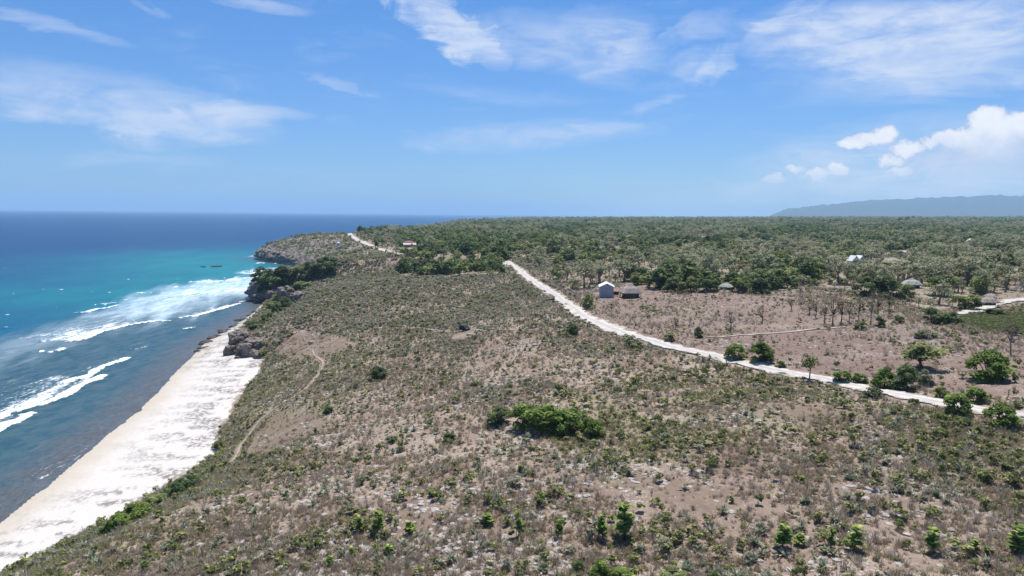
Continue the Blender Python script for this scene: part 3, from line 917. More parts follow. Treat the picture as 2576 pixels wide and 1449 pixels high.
def open_scrub(u, v, f, c, yd, rd, fo, P=None):
    b = in_px(u, v, bare1) | in_px(u, v, bare2)
    return np.where(c, 0, np.where(yd, 0.05, np.where(rd, 0.16, np.where(f, 0.50, 1)))) * np.where(b, 0.12, 1) * np.clip(1 - fo * 1.5, 0.08, 1)


def d_ros(P, D, u, v, f, c, yd, rd, fo):
    upper = sstep(900, 800, v) * sstep(1480, 1380, u)
    left = sstep(900, 620, u) * sstep(1000, 1080, v)
    return open_scrub(u, v, f, c, yd, rd, fo) * np.where(f, 0.2, 1) * (0.08 + 0.40 * patch(P, 12, 111, 0.46, 0.64) + 0.55 * upper + 0.12 * left) * sstep(0, 5, D)


def d_shr(P, D, u, v, f, c, yd, rd, fo):
    gz = inside(P[:, :2], Z_GREENISH)
    return np.maximum(open_scrub(u, v, f, c, yd, rd, fo) * (0.10 + 0.42 * patch(P, 9, 121, 0.48, 0.66) + 0.85 * gz * patch(P, 16, 123, 0.30, 0.6) + 0.35 * sstep(22, 6, D)), 0)


def d_twg(P, D, u, v, f, c, yd, rd, fo):
    return open_scrub(u, v, f, c, yd, rd, fo) * (0.30 + 0.5 * patch(P, 15, 131, 0.40, 0.62))


def d_grs(P, D, u, v, f, c, yd, rd, fo):
    return np.where(c, 0, np.where(rd | yd, 0.08, np.where(f, 0.22, 1))) * (0.2 + 0.8 * patch(P, 10, 141, 0.36, 0.6)) * np.clip(1 - fo, 0.2, 1)


def d_stn(P, D, u, v, f, c, yd, rd, fo):
    return np.where(c, 0, np.where(f, 0.3, 1)) * (0.05 + 0.95 * patch(P, 11, 151, 0.50, 0.64)) * np.clip(1 - fo * 1.5, 0.1, 1)


veg('rosette_plant', 150000, 40, 520, d_ros, ROS, 0.55, 1.5, ['grey-green spiky rosette plant on the stony foreground slope', 'grey-green spiky scrub spread over the slope toward the headland', 'rosette_scrub'],
    'rosette plant', 'grey-green rosette plants on the near slope', 300, 1, bias=0.4)
veg('leafy_shrub', 130000, 40, 520, d_shr, SHR, 0.5, 1.35, ['low olive-green leafy shrub on the stony foreground slope', 'low olive-green scrub spread over the slope and the road verge', 'green_scrub'],
    'shrub', 'low olive-green shrubs on the near slope', 300, 2, bias=0.5)
veg('dry_shrub', 110000, 40, 420, d_twg, TWG, 0.6, 1.3, ['bare grey twiggy shrub among the dry grass', 'bare grey-brown twiggy scrub over the slope', 'dry_scrub'],
    'dry shrub', 'dry twiggy shrubs on the near slope', 300, 3, bias=0.5)
veg('dry_grass', 260000, 38, 330, d_grs, GRS, 0.6, 1.4, ['', 'dry straw-coloured grass tufts over the stony ground', 'dry_grass'], seed=4, bias=1.0)
GGR = [tuft_mesh(420 + i, M['green straw'], 26, 0.38, 0.035, 1.4, 'grass_tuft') for i in range(4)]
veg('green_grass', 110000, 38, 300, lambda P, D, u, v, f, c, yd, rd, fo: open_scrub(u, v, f, c, yd, rd, fo) * (0.06 + 0.85 * inside(P[:, :2], Z_GREENISH) * patch(P, 14, 311, 0.34, 0.6) + 0.5 * sstep(55, 15, D) * sstep(300, 200, P[:, 1])) * 1.2, GGR, 0.6, 1.5,
    ['', 'yellow-green grass growing on the slope below the road and above the beach', 'green_grass'], seed=14, bias=0.8)
veg('pale_stone', 170000, 40, 300, d_stn, STN, 0.08, 0.40, ['pale limestone boulder lying on the brown foreground ground', 'pale limestone rubble scattered over the ground', 'rubble'],
    'stone', 'pale limestone boulders on the near ground', 120, 5, sink=0.05, bias=0.9)
GSC = [shrub_mesh(250 + i, M['pale scrub'], 80, 0.9, 0.55, 0.20) for i in range(5)]
veg('grey_shrub', 110000, 60, 520, lambda P, D, u, v, f, c, yd, rd, fo: open_scrub(u, v, f, c, yd, rd, fo) * np.where(f, 0.3, 1) * (0.04 + 0.16 * patch(P, 14, 181, 0.45, 0.65) + 0.7 * sstep(920, 800, v) * sstep(1520, 1420, u)), GSC, 0.5, 1.2,
    ['rounded pale grey-green shrub on the open slope', 'pale grey-green rounded scrub crowding the slope below the white road', 'grey_scrub'], 'shrub', 'rounded pale grey-green shrubs on the open slope', 300, 9)
# the far slope, coarser
veg('far_scrub', 90000, 480, 1100, lambda P, D, u, v, f, c, yd, rd, fo: np.clip(1 - fo * 1.2, 0.1, 1) * (0.35 + 0.6 * patch(P, 30, 161, 0.4, 0.6)) * sstep(1, 8, D),
    SHR + GSC, 0.8, 1.9, ['', 'grey-green scrub on the slope of the far headland', 'far_scrub'], seed=6)
# crop
Pc, Dc = candidates(160000, 80, 230, seed=8)
Pc = Pc[inside(Pc[:, :2], Z_CROP)]
mc = len(Pc)
CRP = [shrub_mesh(230 + i, M['crop leaf'], 60, 0.7, 0.42, 0.2) for i in range(3)]
stuff('crop_plants', Pc, CRP, np.stack([np.zeros(mc), np.zeros(mc), rng.random(mc) * 6.28], 1), np.repeat((0.55 + 0.4 * rng.random(mc))[:, None], 3, 1), 'dense low green crop plants in the field by the side road')


# ------------------------------------------------------------------ trees of the woodland
TREES = []
for i in range(4): TREES.append(bush_proto(600 + i, M['dark leaf'], M['bark'], 6.2 + i * 0.5, 3.0 + 0.25 * i, 620, 0.66))
for i in range(4): TREES.append(bush_proto(620 + i, M['mid leaf'], M['bark'], 5.6 + i * 0.6, 2.7 + 0.3 * i, 560, 0.64))
for i in range(4): TREES.append(tree_proto('grey', 6.5 + i * 0.5, 2.6 + 0.2 * i, M['grey leaf'], M['pale bark'], 640 + i, 330, 0.50, 0.30, 13))
for i in range(2): TREES.append(tree_proto('dry', 5.5 + i * 0.7, 2.3, M['dry leaf'], M['pale bark'], 660 + i, 190, 0.45, 0.30, 12))
KIND_LABEL = {'dark': ('dark green dense-crowned tree in the woodland inland of the road', 'dark green trees of the woodland'),
              'mid': ('mid-green bushy tree in the woodland inland of the road', 'mid-green trees of the woodland'),
              'grey': ('pale grey-green thin-leaved tree in the woodland inland of the road', 'pale grey-green trees of the woodland'),
              'dry': ('withered brownish tree in the woodland inland of the road', 'withered trees of the woodland')}
KINDS = ['dark'] * 4 + ['mid'] * 4 + ['grey'] * 4 + ['dry'] * 2


def joined(pr, k):
    """trunk and crown of one kind as one mesh for the far-off wood"""
    import bmesh
    bm = bmesh.new(); bm.from_mesh(pr[1]); n = len(bm.faces)
    bm.from_mesh(pr[0]); bm.faces.ensure_lookup_table()
    for f in bm.faces[n:]: f.material_index = 1
    me = bpy.data.meshes.new('wood_tree'); bm.to_mesh(me); bm.free()
    me.materials.append(pr[1].materials[0]); me.materials.append(pr[0].materials[0])
    return me


def woods():
    def band(n, y0, y1, seed):
        P, D = candidates(n, y0, y1, half=0.80, seed=seed)
        fo = forest_density(P[:, 0], P[:, 1], P[:, 2])
        return P[(rng.random(len(P)) < fo) & (D > 14)]
    P1 = band(16000, 110, 800, 21); P2 = band(46000, 800, 2000, 22); P3 = band(70000, 2000, 5200, 23)
    s1 = np.ones(len(P1)); s2 = np.full(len(P2), 1.15); s3 = np.full(len(P3), 1.7)
    P = np.vstack([P1, P2, P3]); s = np.concatenate([s1, s2, s3])
    k = off_road(P[:, :2], 5.5)
    # keep the huts and the yard clear
    hx = ground(*np.array(HUTS_PX, float).T)[:, :2]
    for h in hx: k &= (np.hypot(P[:, 0] - h[0], P[:, 1] - h[1]) > 9) & ~((np.abs(P[:, 0] - h[0] * P[:, 1] / h[1]) < 7 + h[1] / 130) & (P[:, 1] < h[1]) & (P[:, 1] > h[1] * 0.86))
    k &= ~inside(P[:, :2], Z_CROP)
    P, s = P[k], s[k]
    m = len(P)
    u, v = project(P)
    mix = 0.5 + (fbm(P[:, 0] / 70, P[:, 1] / 90, 171, 3) - 0.5) * 1.5 + (rng.random(m) - 0.5) * 0.36
    greyzone = sstep(610, 660, v) * sstep(1290, 1380, u)
    mix = mix - 0.10 * greyzone + 0.06 * sstep(620, 590, v)
    kind = np.where(mix > 0.68, 0, np.where(mix > 0.49, 1, np.where(rng.random(m) < 0.82, 2, 3)))
    block = (u > 1000) & (u < 1290) & (v > 600) & (v < 700)
    kind = np.where(block & (rng.random(m) < 0.85), np.where(rng.random(m) < 0.6, 0, 1), kind)
    base = np.array([0, 4, 8, 12])[kind]; cnt = np.array([4, 4, 4, 2])[kind]
    pick = base + (rng.random(m) * cnt).astype(int)
    s = s * (0.45 + 1.05 * rng.random(m) ** 1.9)
    size = np.stack([s * (0.9 + 0.35 * rng.random(m)), s * (0.9 + 0.35 * rng.random(m)), s * (0.75 + 0.4 * rng.random(m))], 1)
    turn = np.stack([(rng.random(m) - .5) * .12, (rng.random(m) - .5) * .12, rng.random(m) * 6.283], 1)
    o = nearest_first(P)
    for i in o[:300]:
        kd = KINDS[pick[i]]
        e = plant_tree({'dark': 'dense_tree', 'mid': 'bushy_tree', 'grey': 'thin_leaved_tree', 'dry': 'withered_tree'}[kd], TREES[pick[i]], P[i], 0, tuple(size[i]), KIND_LABEL[kd][0], 'tree', KIND_LABEL[kd][1])
        e.rotation_euler = turn[i]
    r = o[300:]
    stuff('woodland', P[r], [joined(t, k) for t, k in zip(TREES, KINDS)], turn[r], size[r], 'green and grey woodland reaching to the horizon', pick[r])
    print('woods', m)


HUTS_PX = [(1525, 745), (1585, 747), (1549, 742), (1826, 728), (2157, 664), (2245, 668), (2293, 722), (2483, 768), (1030, 621), (1068, 623), (851, 626), (2271, 637), (2445, 610), (2516, 648)]
woods()


# ------------------------------------------------------------------ trees and shrubs one can point to
def size_at(p, px):
    """how many metres px pixels of the photograph are at point p"""
    q = (np.array(p) - EYE) @ CR
    return -q[2] * px / FPX


def proto_set(mat, bark, seed, **kw):
    return [tree_proto('', 5.0, 2.6, mat, bark, seed + i, **kw) for i in range(3)]


BUSH_B = [bush_proto(700 + i, M['bright leaf'], M['bark']) for i in range(4)]
BUSH_M = [bush_proto(710 + i, M['mid leaf'], M['bark']) for i in range(4)]
BUSH_D = [bush_proto(720 + i, M['dark leaf'], M['bark']) for i in range(4)]
BUSH_G = [bush_proto(730 + i, M['grey leaf'], M['pale bark']) for i in range(4)]
TREE_M = proto_set(M['mid leaf'], M['bark'], 740, n=2000, leaf=0.34, trunk=0.28, clumps=13, flat=0.75)
POLE_T = proto_set(M['shrub'], M['pale bark'], 750, n=1000, leaf=0.34, trunk=0.42, clumps=9, flat=0.75)
BARE_T = proto_set(M['dry leaf'], M['bark'], 760, n=60, leaf=0.30, trunk=0.30, clumps=12, flat=0.8, bare=True)
BARE_P = proto_set(M['dry leaf'], M['pale bark'], 770, n=24, leaf=0.26, trunk=0.32, clumps=11, flat=0.8, bare=True)


def teak_proto(seed, h=2.0, w=0.55):
    g = np.random.default_rng(seed)
    mb = MB(); lean = g.normal(size=2) * 0.06
    mb.tube([(0, 0, -0.1), (lean[0] * h * .5, lean[1] * h * .5, h * .5), (lean[0] * h, lean[1] * h, h * .96)], [0.05, 0.035, 0.015], 6)
    V = []; F = []; T = []
    for z in np.arange(0.14 * h, h, 0.115):
        for k in range(3):
            a = g.random() * 6.283; L = w * (0.85 + 0.6 * g.random()) * (1.15 - 0.55 * (z / h) ** 2); el = R(25 + 25 * g.random())
            b0 = np.array([lean[0] * z, lean[1] * z, z]); d = np.array([math.cos(a) * math.cos(el), math.sin(a) * math.cos(el), math.sin(el)])
            sd = np.array([-math.sin(a), math.cos(a), 0]) * L * 0.34
            p1 = b0 + d * L * 0.35; p2 = b0 + d * L * 0.75 + np.array([0, 0, -0.10 * L]); p3 = b0 + d * L * 1.05 + np.array([0, 0, -0.42 * L])
            i = len(V); V += [b0, p1 - sd, p1 + sd, p2 - sd * 0.85, p2 + sd * 0.85, p3]
            F += [(i, i + 2, i + 1), (i + 1, i + 2, i + 4, i + 3), (i + 3, i + 4, i + 5)]; t = np.clip(0.5 + 0.28 * g.normal(), 0, 1); T += [t] * 3
    return mb.mesh('stem', M['bark'], True), mesh('leaves', V, F, M['teak leaf'], {'tone': ('FACE', T)})


TEAK = [teak_proto(800 + i) for i in range(4)]


def put(name, protos_, k, u, v, hpx, wpx, base_h, base_w, label, cat, group=None, cname='crown', sink=0.0):
    p = ground(u, v)[0]
    s = size_at(p, hpx) / base_h * 1.02; w = size_at(p, wpx) / base_w
    e = empty(name, (p[0], p[1], p[2] - sink), random.random() * 6.28)
    e.scale = (w, w, s)
    a, b = protos_[k % len(protos_)]
    link('trunk' if cname == 'crown' else 'stem', a, e); link(cname, b, e)
    return tag(e, label, cat, group)


G_TH = 'bright green shrubs of the thicket mid-slope'
BUSHES = [  # name, kind, u, v(base), height px, width px, label, group
    ('dense_shrub', BUSH_D, 1252, 1068, 51, 80, 'dull dark olive shrub at the near-sea end of the green thicket'),
    ('dense_shrub', BUSH_B, 1322, 1078, 69, 91, 'tall bright green shrub beside the dull olive one in the thicket'),
    ('dense_shrub', BUSH_B, 1372, 1086, 85, 109, 'tallest rounded bright green shrub at the heart of the thicket'),
    ('dense_shrub', BUSH_B, 1432, 1090, 69, 109, 'broad bright green shrub between the tallest and the last of the thicket'),
    ('dense_shrub', BUSH_B, 1488, 1098, 53, 78, 'low green shrub with a dark hollow at the road end of the thicket'),
    ('dense_shrub', BUSH_B, 1512, 1462, 62, 70, 'bright green shrub cut off by the bottom edge below the teak saplings'),
    ('dense_shrub', BUSH_B, 1562, 1462, 40, 80, 'wide low green shrub at the bottom edge beside a taller bright one'),
    ('dense_shrub', BUSH_M, 1455, 1438, 40, 40, 'small yellowish green shrub close to the bottom edge'),
    ('dense_shrub', BUSH_M, 1695, 1470, 46, 90, 'broad low green shrub at the bottom edge under the middle saplings'),
    ('dense_shrub', BUSH_G, 1668, 1388, 46, 52, 'dry olive bush below the biggest teak sapling'),
    ('dense_shrub', BUSH_D, 1440, 842, 30, 42, 'small dark green shrub on the slope side of the white road'),
    ('dense_shrub', BUSH_G, 1592, 872, 30, 46, 'grey-green bush overhanging the slope edge of the white road'),
    ('dense_shrub', BUSH_M, 1480, 778, 42, 36, 'yellow-green bush on the inland verge just below the grey shed'),
    ('dense_shrub', BUSH_M, 1683, 858, 28, 34, 'dark bush at the near edge of the bare field by the road'),
    ('dense_shrub', BUSH_D, 1757, 849, 30, 28, 'small upright dark green bush beside the start of the pale track'),
    ('dense_shrub', BUSH_B, 1850, 903, 44, 62, 'wide green bush on the inland side of the road joined to a taller round one'),
    ('dense_shrub', BUSH_B, 1915, 908, 54, 74, 'round bright green bush with a dark hollow on the inland road verge'),
    ('dense_shrub', BUSH_B, 1963, 924, 20, 30, 'small green bush close past the round one on the road verge'),
    ('dense_shrub', BUSH_B, 2120, 960, 36, 50, 'fresh green bush on the verge just past the lone round-topped tree'),
    ('dense_shrub', BUSH_B, 2162, 962, 28, 46, 'lower green bush between the fresh green one and the tall clump'),
    ('dense_shrub', BUSH_B, 2222, 976, 58, 66, 'mid-green bush at the seaward side of the tall roadside clump'),
    ('dense_shrub', BUSH_D, 2272, 978, 72, 84, 'tall dark bush at the heart of the roadside clump'),
    ('dense_shrub', BUSH_G, 2322, 968, 46, 54, 'loose greyish bush at the field side of the roadside clump'),
    ('spreading_tree', TREE_M, 2318, 928, 62, 112, 'spreading flat-crowned tree casting shade at the edge of the bare red field'),
    ('round_tree', BUSH_B, 2488, 958, 84, 124, 'big round solitary tree with a pool of shade in the bare field'),
    ('dense_shrub', BUSH_B, 2366, 1000, 32, 34, 'small round green bush on the inland verge before the leaning tree'),
    ('roadside_tree', BUSH_B, 2412, 1046, 70, 84, 'green tree on the road edge with dark shade under it'),
    ('dense_shrub', BUSH_B, 2452, 1012, 44, 62, 'green bush behind the road-edge tree with dark shade'),
    ('roadside_tree', BUSH_B, 2520, 1074, 66, 96, 'green tree at the frame edge shading the end of the road'),
    ('dense_shrub', BUSH_D, 2428, 1068, 22, 60, 'dark undergrowth bush at the foot of the road-edge trees'),
    ('dense_shrub', BUSH_D, 2196, 1000, 30, 58, 'dark low bush on the seaward verge below the tall clump'),
    ('dense_shrub', BUSH_M, 2300, 1022, 28, 34, 'small dark green bush on the seaward verge of the bright road'),
    ('round_topped_tree', POLE_T, 2036, 958, 62, 50, 'lone round-topped tree on a bare stem beside the white road'),
    ('dense_shrub', BUSH_D, 1690, 732, 40, 60, 'dark green bush at the shed end of the hedge behind the bare field'),
    ('dense_shrub', BUSH_M, 1735, 734, 42, 66, 'olive bush in the hedge between the dark end bush and the white hut'),
    ('dense_shrub', BUSH_D, 1782, 733, 44, 60, 'dark bush in the hedge close against the white hut'),
    ('dense_shrub', BUSH_M, 1862, 734, 42, 60, 'olive bush in the hedge just past the white hut'),
    ('dense_shrub', BUSH_D, 1912, 738, 44, 66, 'dark shaded bush at the far end of the hedge behind the field'),
    ('spreading_tree', TREE_M, 1960, 722, 44, 54, 'green tree past the hedge end behind the bare field'),
    ('round_tree', BUSH_D, 1600, 706, 46, 70, 'dark green tree standing behind the grey shed and the thatched hut'),
    ('round_tree', BUSH_D, 2180, 748, 58, 76, 'dark dense tree at the field side of the big clump before the thatch-roofed huts'),
    ('round_tree', BUSH_D, 2228, 752, 66, 84, 'tallest dark tree of the big clump before the thatch-roofed huts'),
    ('round_tree', BUSH_M, 2276, 756, 46, 56, 'lower green tree at the inland side of the big clump'),
    ('roadside_tree', TREE_M, 2352, 742, 46, 62, 'tree with a dark forked trunk beside the bleached thatched hut'),
    ('roadside_tree', TREE_M, 2386, 744, 50, 52, 'dark tree with clear shade on bare ground beyond the bleached thatched hut'),
    ('dense_shrub', BUSH_M, 2430, 778, 48, 80, 'yellow-green bush mass near the start of the pale side road'),
    ('dense_shrub', BUSH_M, 2345, 812, 44, 76, 'leafy green bush with pale branches beside the crop field'),
    ('dense_shrub', BUSH_D, 2390, 812, 34, 60, 'dark bush between the pale-branched bush and the crop field'),
    ('dense_shrub', BUSH_D, 2216, 822, 30, 32, 'compact dark green bush at the edge of the dry teak grove'),
    ('dense_shrub', BUSH_M, 2262, 812, 26, 32, 'small bright-topped bush next to the compact dark one'),
    ('dense_shrub', BUSH_M, 2165, 830, 24, 34, 'low green bush below the dry teak grove'),
    ('dense_shrub', BUSH_G, 2330, 850, 24, 60, 'grey scrubby bush below the crop field'),
    ('dense_shrub', BUSH_D, 2545, 842, 30, 34, 'dark little tree standing at the lower edge of the crop field'),
    ('dense_shrub', BUSH_D, 2500, 790, 18, 60, 'low dark bush against the pale bare ground of the side road'),
    ('round_tree', BUSH_D, 975, 575, 10, 13, 'lone dark tree on the skyline above the far headland'),
    ('dense_shrub', BUSH_D, 950, 606, 14, 10, 'small dark tree beside the far white road'),
    ('dense_shrub', BUSH_D, 947, 630, 26, 12, 'tall narrow dark tree at the near end of the far white road'),
    ('dense_shrub', BUSH_G, 1660, 705, 34, 60, 'pale greyish bush at the wood edge behind the thatched hut'),
    # near headland and beach edge
    ('dense_shrub', BUSH_D, 655, 712, 44, 55, 'dark bush on the seaward lip of the near headland'),
    ('dense_shrub', BUSH_D, 688, 712, 41, 67, 'dark rounded bush second from the tip of the near headland'),
    ('dense_shrub', BUSH_D, 722, 708, 46, 75, 'tall dark bush in the middle of the near headland'),
    ('dense_shrub', BUSH_M, 705, 726, 41, 70, 'olive bush low on the front of the near headland'),
    ('dense_shrub', BUSH_M, 752, 712, 46, 72, 'olive bush on the inland half of the near headland'),
    ('dense_shrub', BUSH_D, 782, 698, 46, 62, 'dark bush close to the landward end of the headland thicket'),
    ('round_tree', BUSH_D, 822, 692, 52, 70, 'rounded dark tree at the landward end of the headland thicket'),
    ('dense_shrub', BUSH_M, 765, 732, 31, 57, 'small olive bush at the back foot of the headland thicket'),
    ('dense_shrub', BUSH_D, 668, 738, 30, 50, 'dark bush hanging over the undercut of the near headland'),
    ('dense_shrub', BUSH_D, 735, 742, 28, 56, 'dark bush between the rock pillar and the olive bushes of the headland'),
    ('dense_shrub', BUSH_M, 705, 760, 26, 50, 'olive bush behind the pale rock at the foot of the headland'),
    ('dense_shrub', BUSH_M, 690, 790, 40, 44, 'green bush on the cliff foot where the sand begins'),
    ('dense_shrub', BUSH_D, 716, 778, 34, 46, 'dark bush above the cliff foot bush by the sand'),
    ('dense_shrub', BUSH_M, 672, 806, 26, 40, 'low bush on the bank above the rocky strip of sand'),
    ('dense_shrub', BUSH_D, 640, 828, 22, 52, 'dark low bush on the bank just above the rock outcrop'),
    ('dense_shrub', BUSH_M, 664, 892, 16, 20, 'small green bush at the landward end of the rock outcrop'),
    ('dense_shrub', BUSH_M, 548, 1128, 24, 44, 'green bush spilling onto the sand below the footpath'),
    ('dense_shrub', BUSH_D, 475, 1230, 40, 64, 'dark green bush at the top of the hedge along the upper beach'),
    ('dense_shrub', BUSH_D, 436, 1252, 43, 62, 'dark brownish bush along the upper beach below the top one'),
    ('dense_shrub', BUSH_M, 396, 1272, 40, 62, 'olive bush midway in the hedge along the upper beach'),
    ('dense_shrub', BUSH_B, 345, 1304, 49, 75, 'bright green bush in the lower half of the beach hedge'),
    ('dense_shrub', BUSH_B, 300, 1330, 43, 67, 'bright green bush near the lower end of the beach hedge'),
    ('dense_shrub', BUSH_M, 268, 1342, 31, 45, 'last low bush of the beach hedge next to a grey rock'),
    ('dense_shrub', BUSH_D, 825, 1040, 22, 34, 'dark round shrub beside the footpath bend'),
    ('dense_shrub', BUSH_D, 950, 952, 34, 60, 'dark green shrub on the slope inland of the footpath'),
    ('dense_shrub', BUSH_D, 1130, 1110, 26, 36, 'dark green shrub on the slope toward the sea from the thicket'),
    ('dense_shrub', BUSH_G, 985, 1110, 20, 34, 'greyish green shrub midway between footpath and thicket'),
]
for i, b in enumerate(BUSHES):
    bw = 5.6
    put(b[0], b[1], i, b[2], b[3], b[4], b[5], 4.8, bw, b[6], 'tree' if 'tree' in b[0] else 'shrub', sink=0.15)

TEAKS = [(905, 1342, 44, 'slender yellow-green teak sapling seaward of the taller one by the bare soil', 26), (950, 1344, 62, 'tall leafy teak sapling at the edge of the dark bare soil', 42), (1033, 1344, 34, 'short broad teak sapling alone on the dark bare soil', 36),
         (1226, 1322, 30, 'small yellowish teak sapling behind the bare-stemmed one', 40), (1305, 1350, 72, 'teak sapling with a bare lower stem and leaves only at its top', 30), (1404, 1352, 48, 'narrow dark teak sapling with drooping leaves', 30),
         (1516, 1358, 66, 'tall narrow teak sapling next to the biggest one', 36), (1570, 1356, 92, 'biggest dark bushy teak sapling with a pointed top', 66), (1618, 1346, 22, 'tiny teak sapling close past the biggest one', 16),
         (1968, 1378, 62, 'stout dark teak sapling with a bright top and black shade', 54), (2010, 1372, 32, 'low teak sapling touching the stout dark one', 32), (2090, 1378, 52, 'upright teak sapling with pale rims on its leaves', 30),
         (2148, 1386, 66, 'bright yellow-green teak sapling with two leafy heads', 50), (2348, 1392, 66, 'pyramid-shaped teak sapling with a tall tip', 46), (2448, 1392, 40, 'small pale teak sapling between the pyramid-shaped one and the frame edge', 34),
         (2560, 1394, 74, 'bushy teak sapling beside the right frame edge', 62), (885, 1402, 26, 'little green sapling below the slender yellow-green one', 24), (978, 1398, 30, 'dull grey-green sapling below the tall leafy one', 34), (828, 1424, 26, 'small green sapling low at the bottom of the slope', 28),
         (1085, 1250, 18, 'tiny green sapling above the dark bare soil', 22), (1840, 1265, 20, 'single sapling on the bare stony stretch', 16), (2020, 1215, 18, 'small bright sapling amid the stones below the road', 20)]
for i, (u, v, h, lab, w) in enumerate(TEAKS):
    put('teak_sapling', TEAK, i, u, v, h, w, 2.05, 1.25, lab, 'sapling', 'teak saplings across the foreground', 'leaves')

BARES = [(1838, 834, 54, 34, 'thin half-leafed tree standing alone near the pale track'), (1917, 814, 40, 36, 'small teak with two big hanging leaves on the bare field'),
         (2052, 800, 44, 30, 'dry teak at the field side of the grove'), (2074, 812, 60, 34, 'dry teak second in the grove'), (2094, 816, 72, 36, 'tallest dry teak in the middle of the grove'), (2116, 814, 62, 34, 'dry brown-leaved teak just past the tallest'),
         (2136, 812, 54, 32, 'dry teak at the inland side of the grove'), (2036, 790, 36, 28, 'low dry teak at the back of the grove'), (2160, 806, 56, 30, 'bare pale tree behind the grove'), (2190, 818, 84, 30, 'tall bare sapling with hardly a leaf beyond the grove'),
         (2208, 790, 54, 30, 'withered bare tree before the dark clump'), (2236, 782, 44, 32, 'leafless brown tree close under the dark clump'), (1640, 838, 30, 26, 'leafless small tree on the verge inland of the road bend'), (1990, 782, 30, 26, 'small dry tree on the open field'), (2015, 776, 28, 24, 'tiny dry tree next to the one on the open field'),
         (2012, 748, 40, 22, 'slim dry tree with a few leaves at the far side of the field'), (1700, 828, 30, 20, 'thin bare stem above the road bend')]
for i, (u, v, h, w, lab) in enumerate(BARES):
    put('bare_tree', BARE_T if i % 3 else BARE_P, i, u, v, h, w, 5.0, 4.4, lab, 'tree', 'dry and bare trees of the field')
put('bare_tree', BARE_P, 1, 2542, 892, 84, 46, 5.0, 4.4, 'leafless grey tree with a dark fork behind the round solitary tree', 'tree')

# ------------------------------------------------------------------ rocks of the shore
def rock(name, u, v, wpx, hpx, mat, seed, label, rz=0.0, sub=4, level=None, deep=0.35, group=None, rough=0.28):
    p = ground(u, v)[0] if level is None else on_level(np.array([u]), np.array([v]), level)[0]
    me = rock_mesh(seed, mat, name, rough, sub, 1.0)
    W = size_at(p, wpx) / 2; H = size_at(p, hpx)
    o = link(name, me, None, (p[0], p[1] + W * 0.5, p[2] + H * (0.5 - deep * 0.5)))
    o.scale = (W, W * 0.85, H * (0.5 + deep * 0.5)); o.rotation_euler = (0, 0, rz)
    return tag(o, label, 'rock', group)


OUT = [(578, 893, 32, 26, 'pale-faced boulder at the seaward foot of the rock outcrop on the sand', .2), (598, 866, 56, 32, 'large dark brown overhanging rock at the head of the sand outcrop', .9),
       (612, 894, 48, 30, 'broad grey rock at the middle foot of the sand outcrop', 1.7), (634, 880, 54, 26, 'brown rock mass at the back of the sand outcrop', 2.5), (634, 896, 30, 16, 'pale flat-topped rock at the landward foot of the sand outcrop', 3.1),
       (600, 901, 20, 5, 'low flat stone lying on sand before the outcrop', 0), (650, 900, 26, 12, 'small grey rock where the outcrop meets the slope', .5), (608, 842, 40, 14, 'dark flat rock poking from the bank above the outcrop', 1.2), (590, 848, 34, 10, 'grey rock half buried in sand behind the outcrop', 2.0)]
for i, (u, v, w, h, lab, rz) in enumerate(OUT):
    rock('shore_rock', u, v, w, h, M['limestone'], 900 + i, lab, rz)
HEADR = [(690, 752, 40, 22, 'pale grey rock at the foot of the near headland'), (718, 758, 40, 34, 'upright grey rock pillar at the back of the near headland cliff'), (748, 760, 44, 24, 'grey rock face beside the pillar on the near headland'),
         (642, 764, 16, 5, 'black rock awash off the tip of the near headland'), (662, 762, 22, 8, 'dark rock at the waterline under the near headland'), (270, 1334, 14, 8, 'grey rock at the lower end of the beach hedge'),
         (160, 1368, 20, 10, 'grey rock on the crest above the lower beach'), (90, 1408, 22, 8, 'pale rock on the crest near the bottom corner of the slope')]
for i, (u, v, w, h, lab) in enumerate(HEADR):
    rock('shore_rock', u, v, w, h, M['reef rock'] if 'black' in lab or 'dark' in lab else M['limestone'], 930 + i, lab, i * 0.7)
g5 = random.Random(5)
for i, (u, v, w, h) in enumerate([(612, 806, 22, 5), (626, 796, 16, 4), (600, 818, 20, 4), (588, 824, 26, 5), (575, 832, 18, 4), (560, 838, 24, 5), (545, 848, 22, 5), (530, 852, 30, 5), (516, 862, 28, 5), (535, 862, 16, 3), (505, 878, 20, 4),
                                  (494, 885, 16, 4), (552, 832, 14, 3), (595, 806, 14, 3), (522, 874, 20, 3), (506, 866, 14, 4), (640, 786, 16, 4), (620, 812, 12, 3)]):
    rock('reef_slab', u, v, w, h, M['reef rock'], 960 + i % 5, 'dark flat reef slab along the wet edge of the narrow upper beach', g5.random() * 3, 3, 0.1, 0.4, 'dark reef slabs at the water edge')
rock('reef_rock', 510, 672, 12, 2.4, M['reef rock'], 981, 'small dark reef rock awash in turquoise water', 0.2, 3, 0.0)
rock('reef_rock', 541, 671, 26, 2.6, M['reef rock'], 982, 'long dark reef rock awash in turquoise water', 0.1, 3, 0.0)
rock('pale_boulder', 1180, 843, 12, 5, M['pale stone'], 990, 'pale block lying by the faint track below the car', 0.4, 3)
rock('pale_boulder', 1342, 867, 9, 8, M['pale stone'], 991, 'pale squarish boulder on the slope near the road bend', 0.8, 3)
rock('pale_boulder', 1345, 870, 16, 5, M['pale stone'], 992, 'flat pale stone at the foot of the squarish boulder', 1.8, 3)
rock('pale_boulder', 782, 866, 14, 8, M['pale stone'], 993, 'white boulder above the bend of the footpath', 1.0, 3)


# ------------------------------------------------------------------ houses
def face_cam(p, turn=0.0): return math.atan2(-p[0], p[1]) + turn     # yaw that squares a front (local -y) to someone standing at the camera


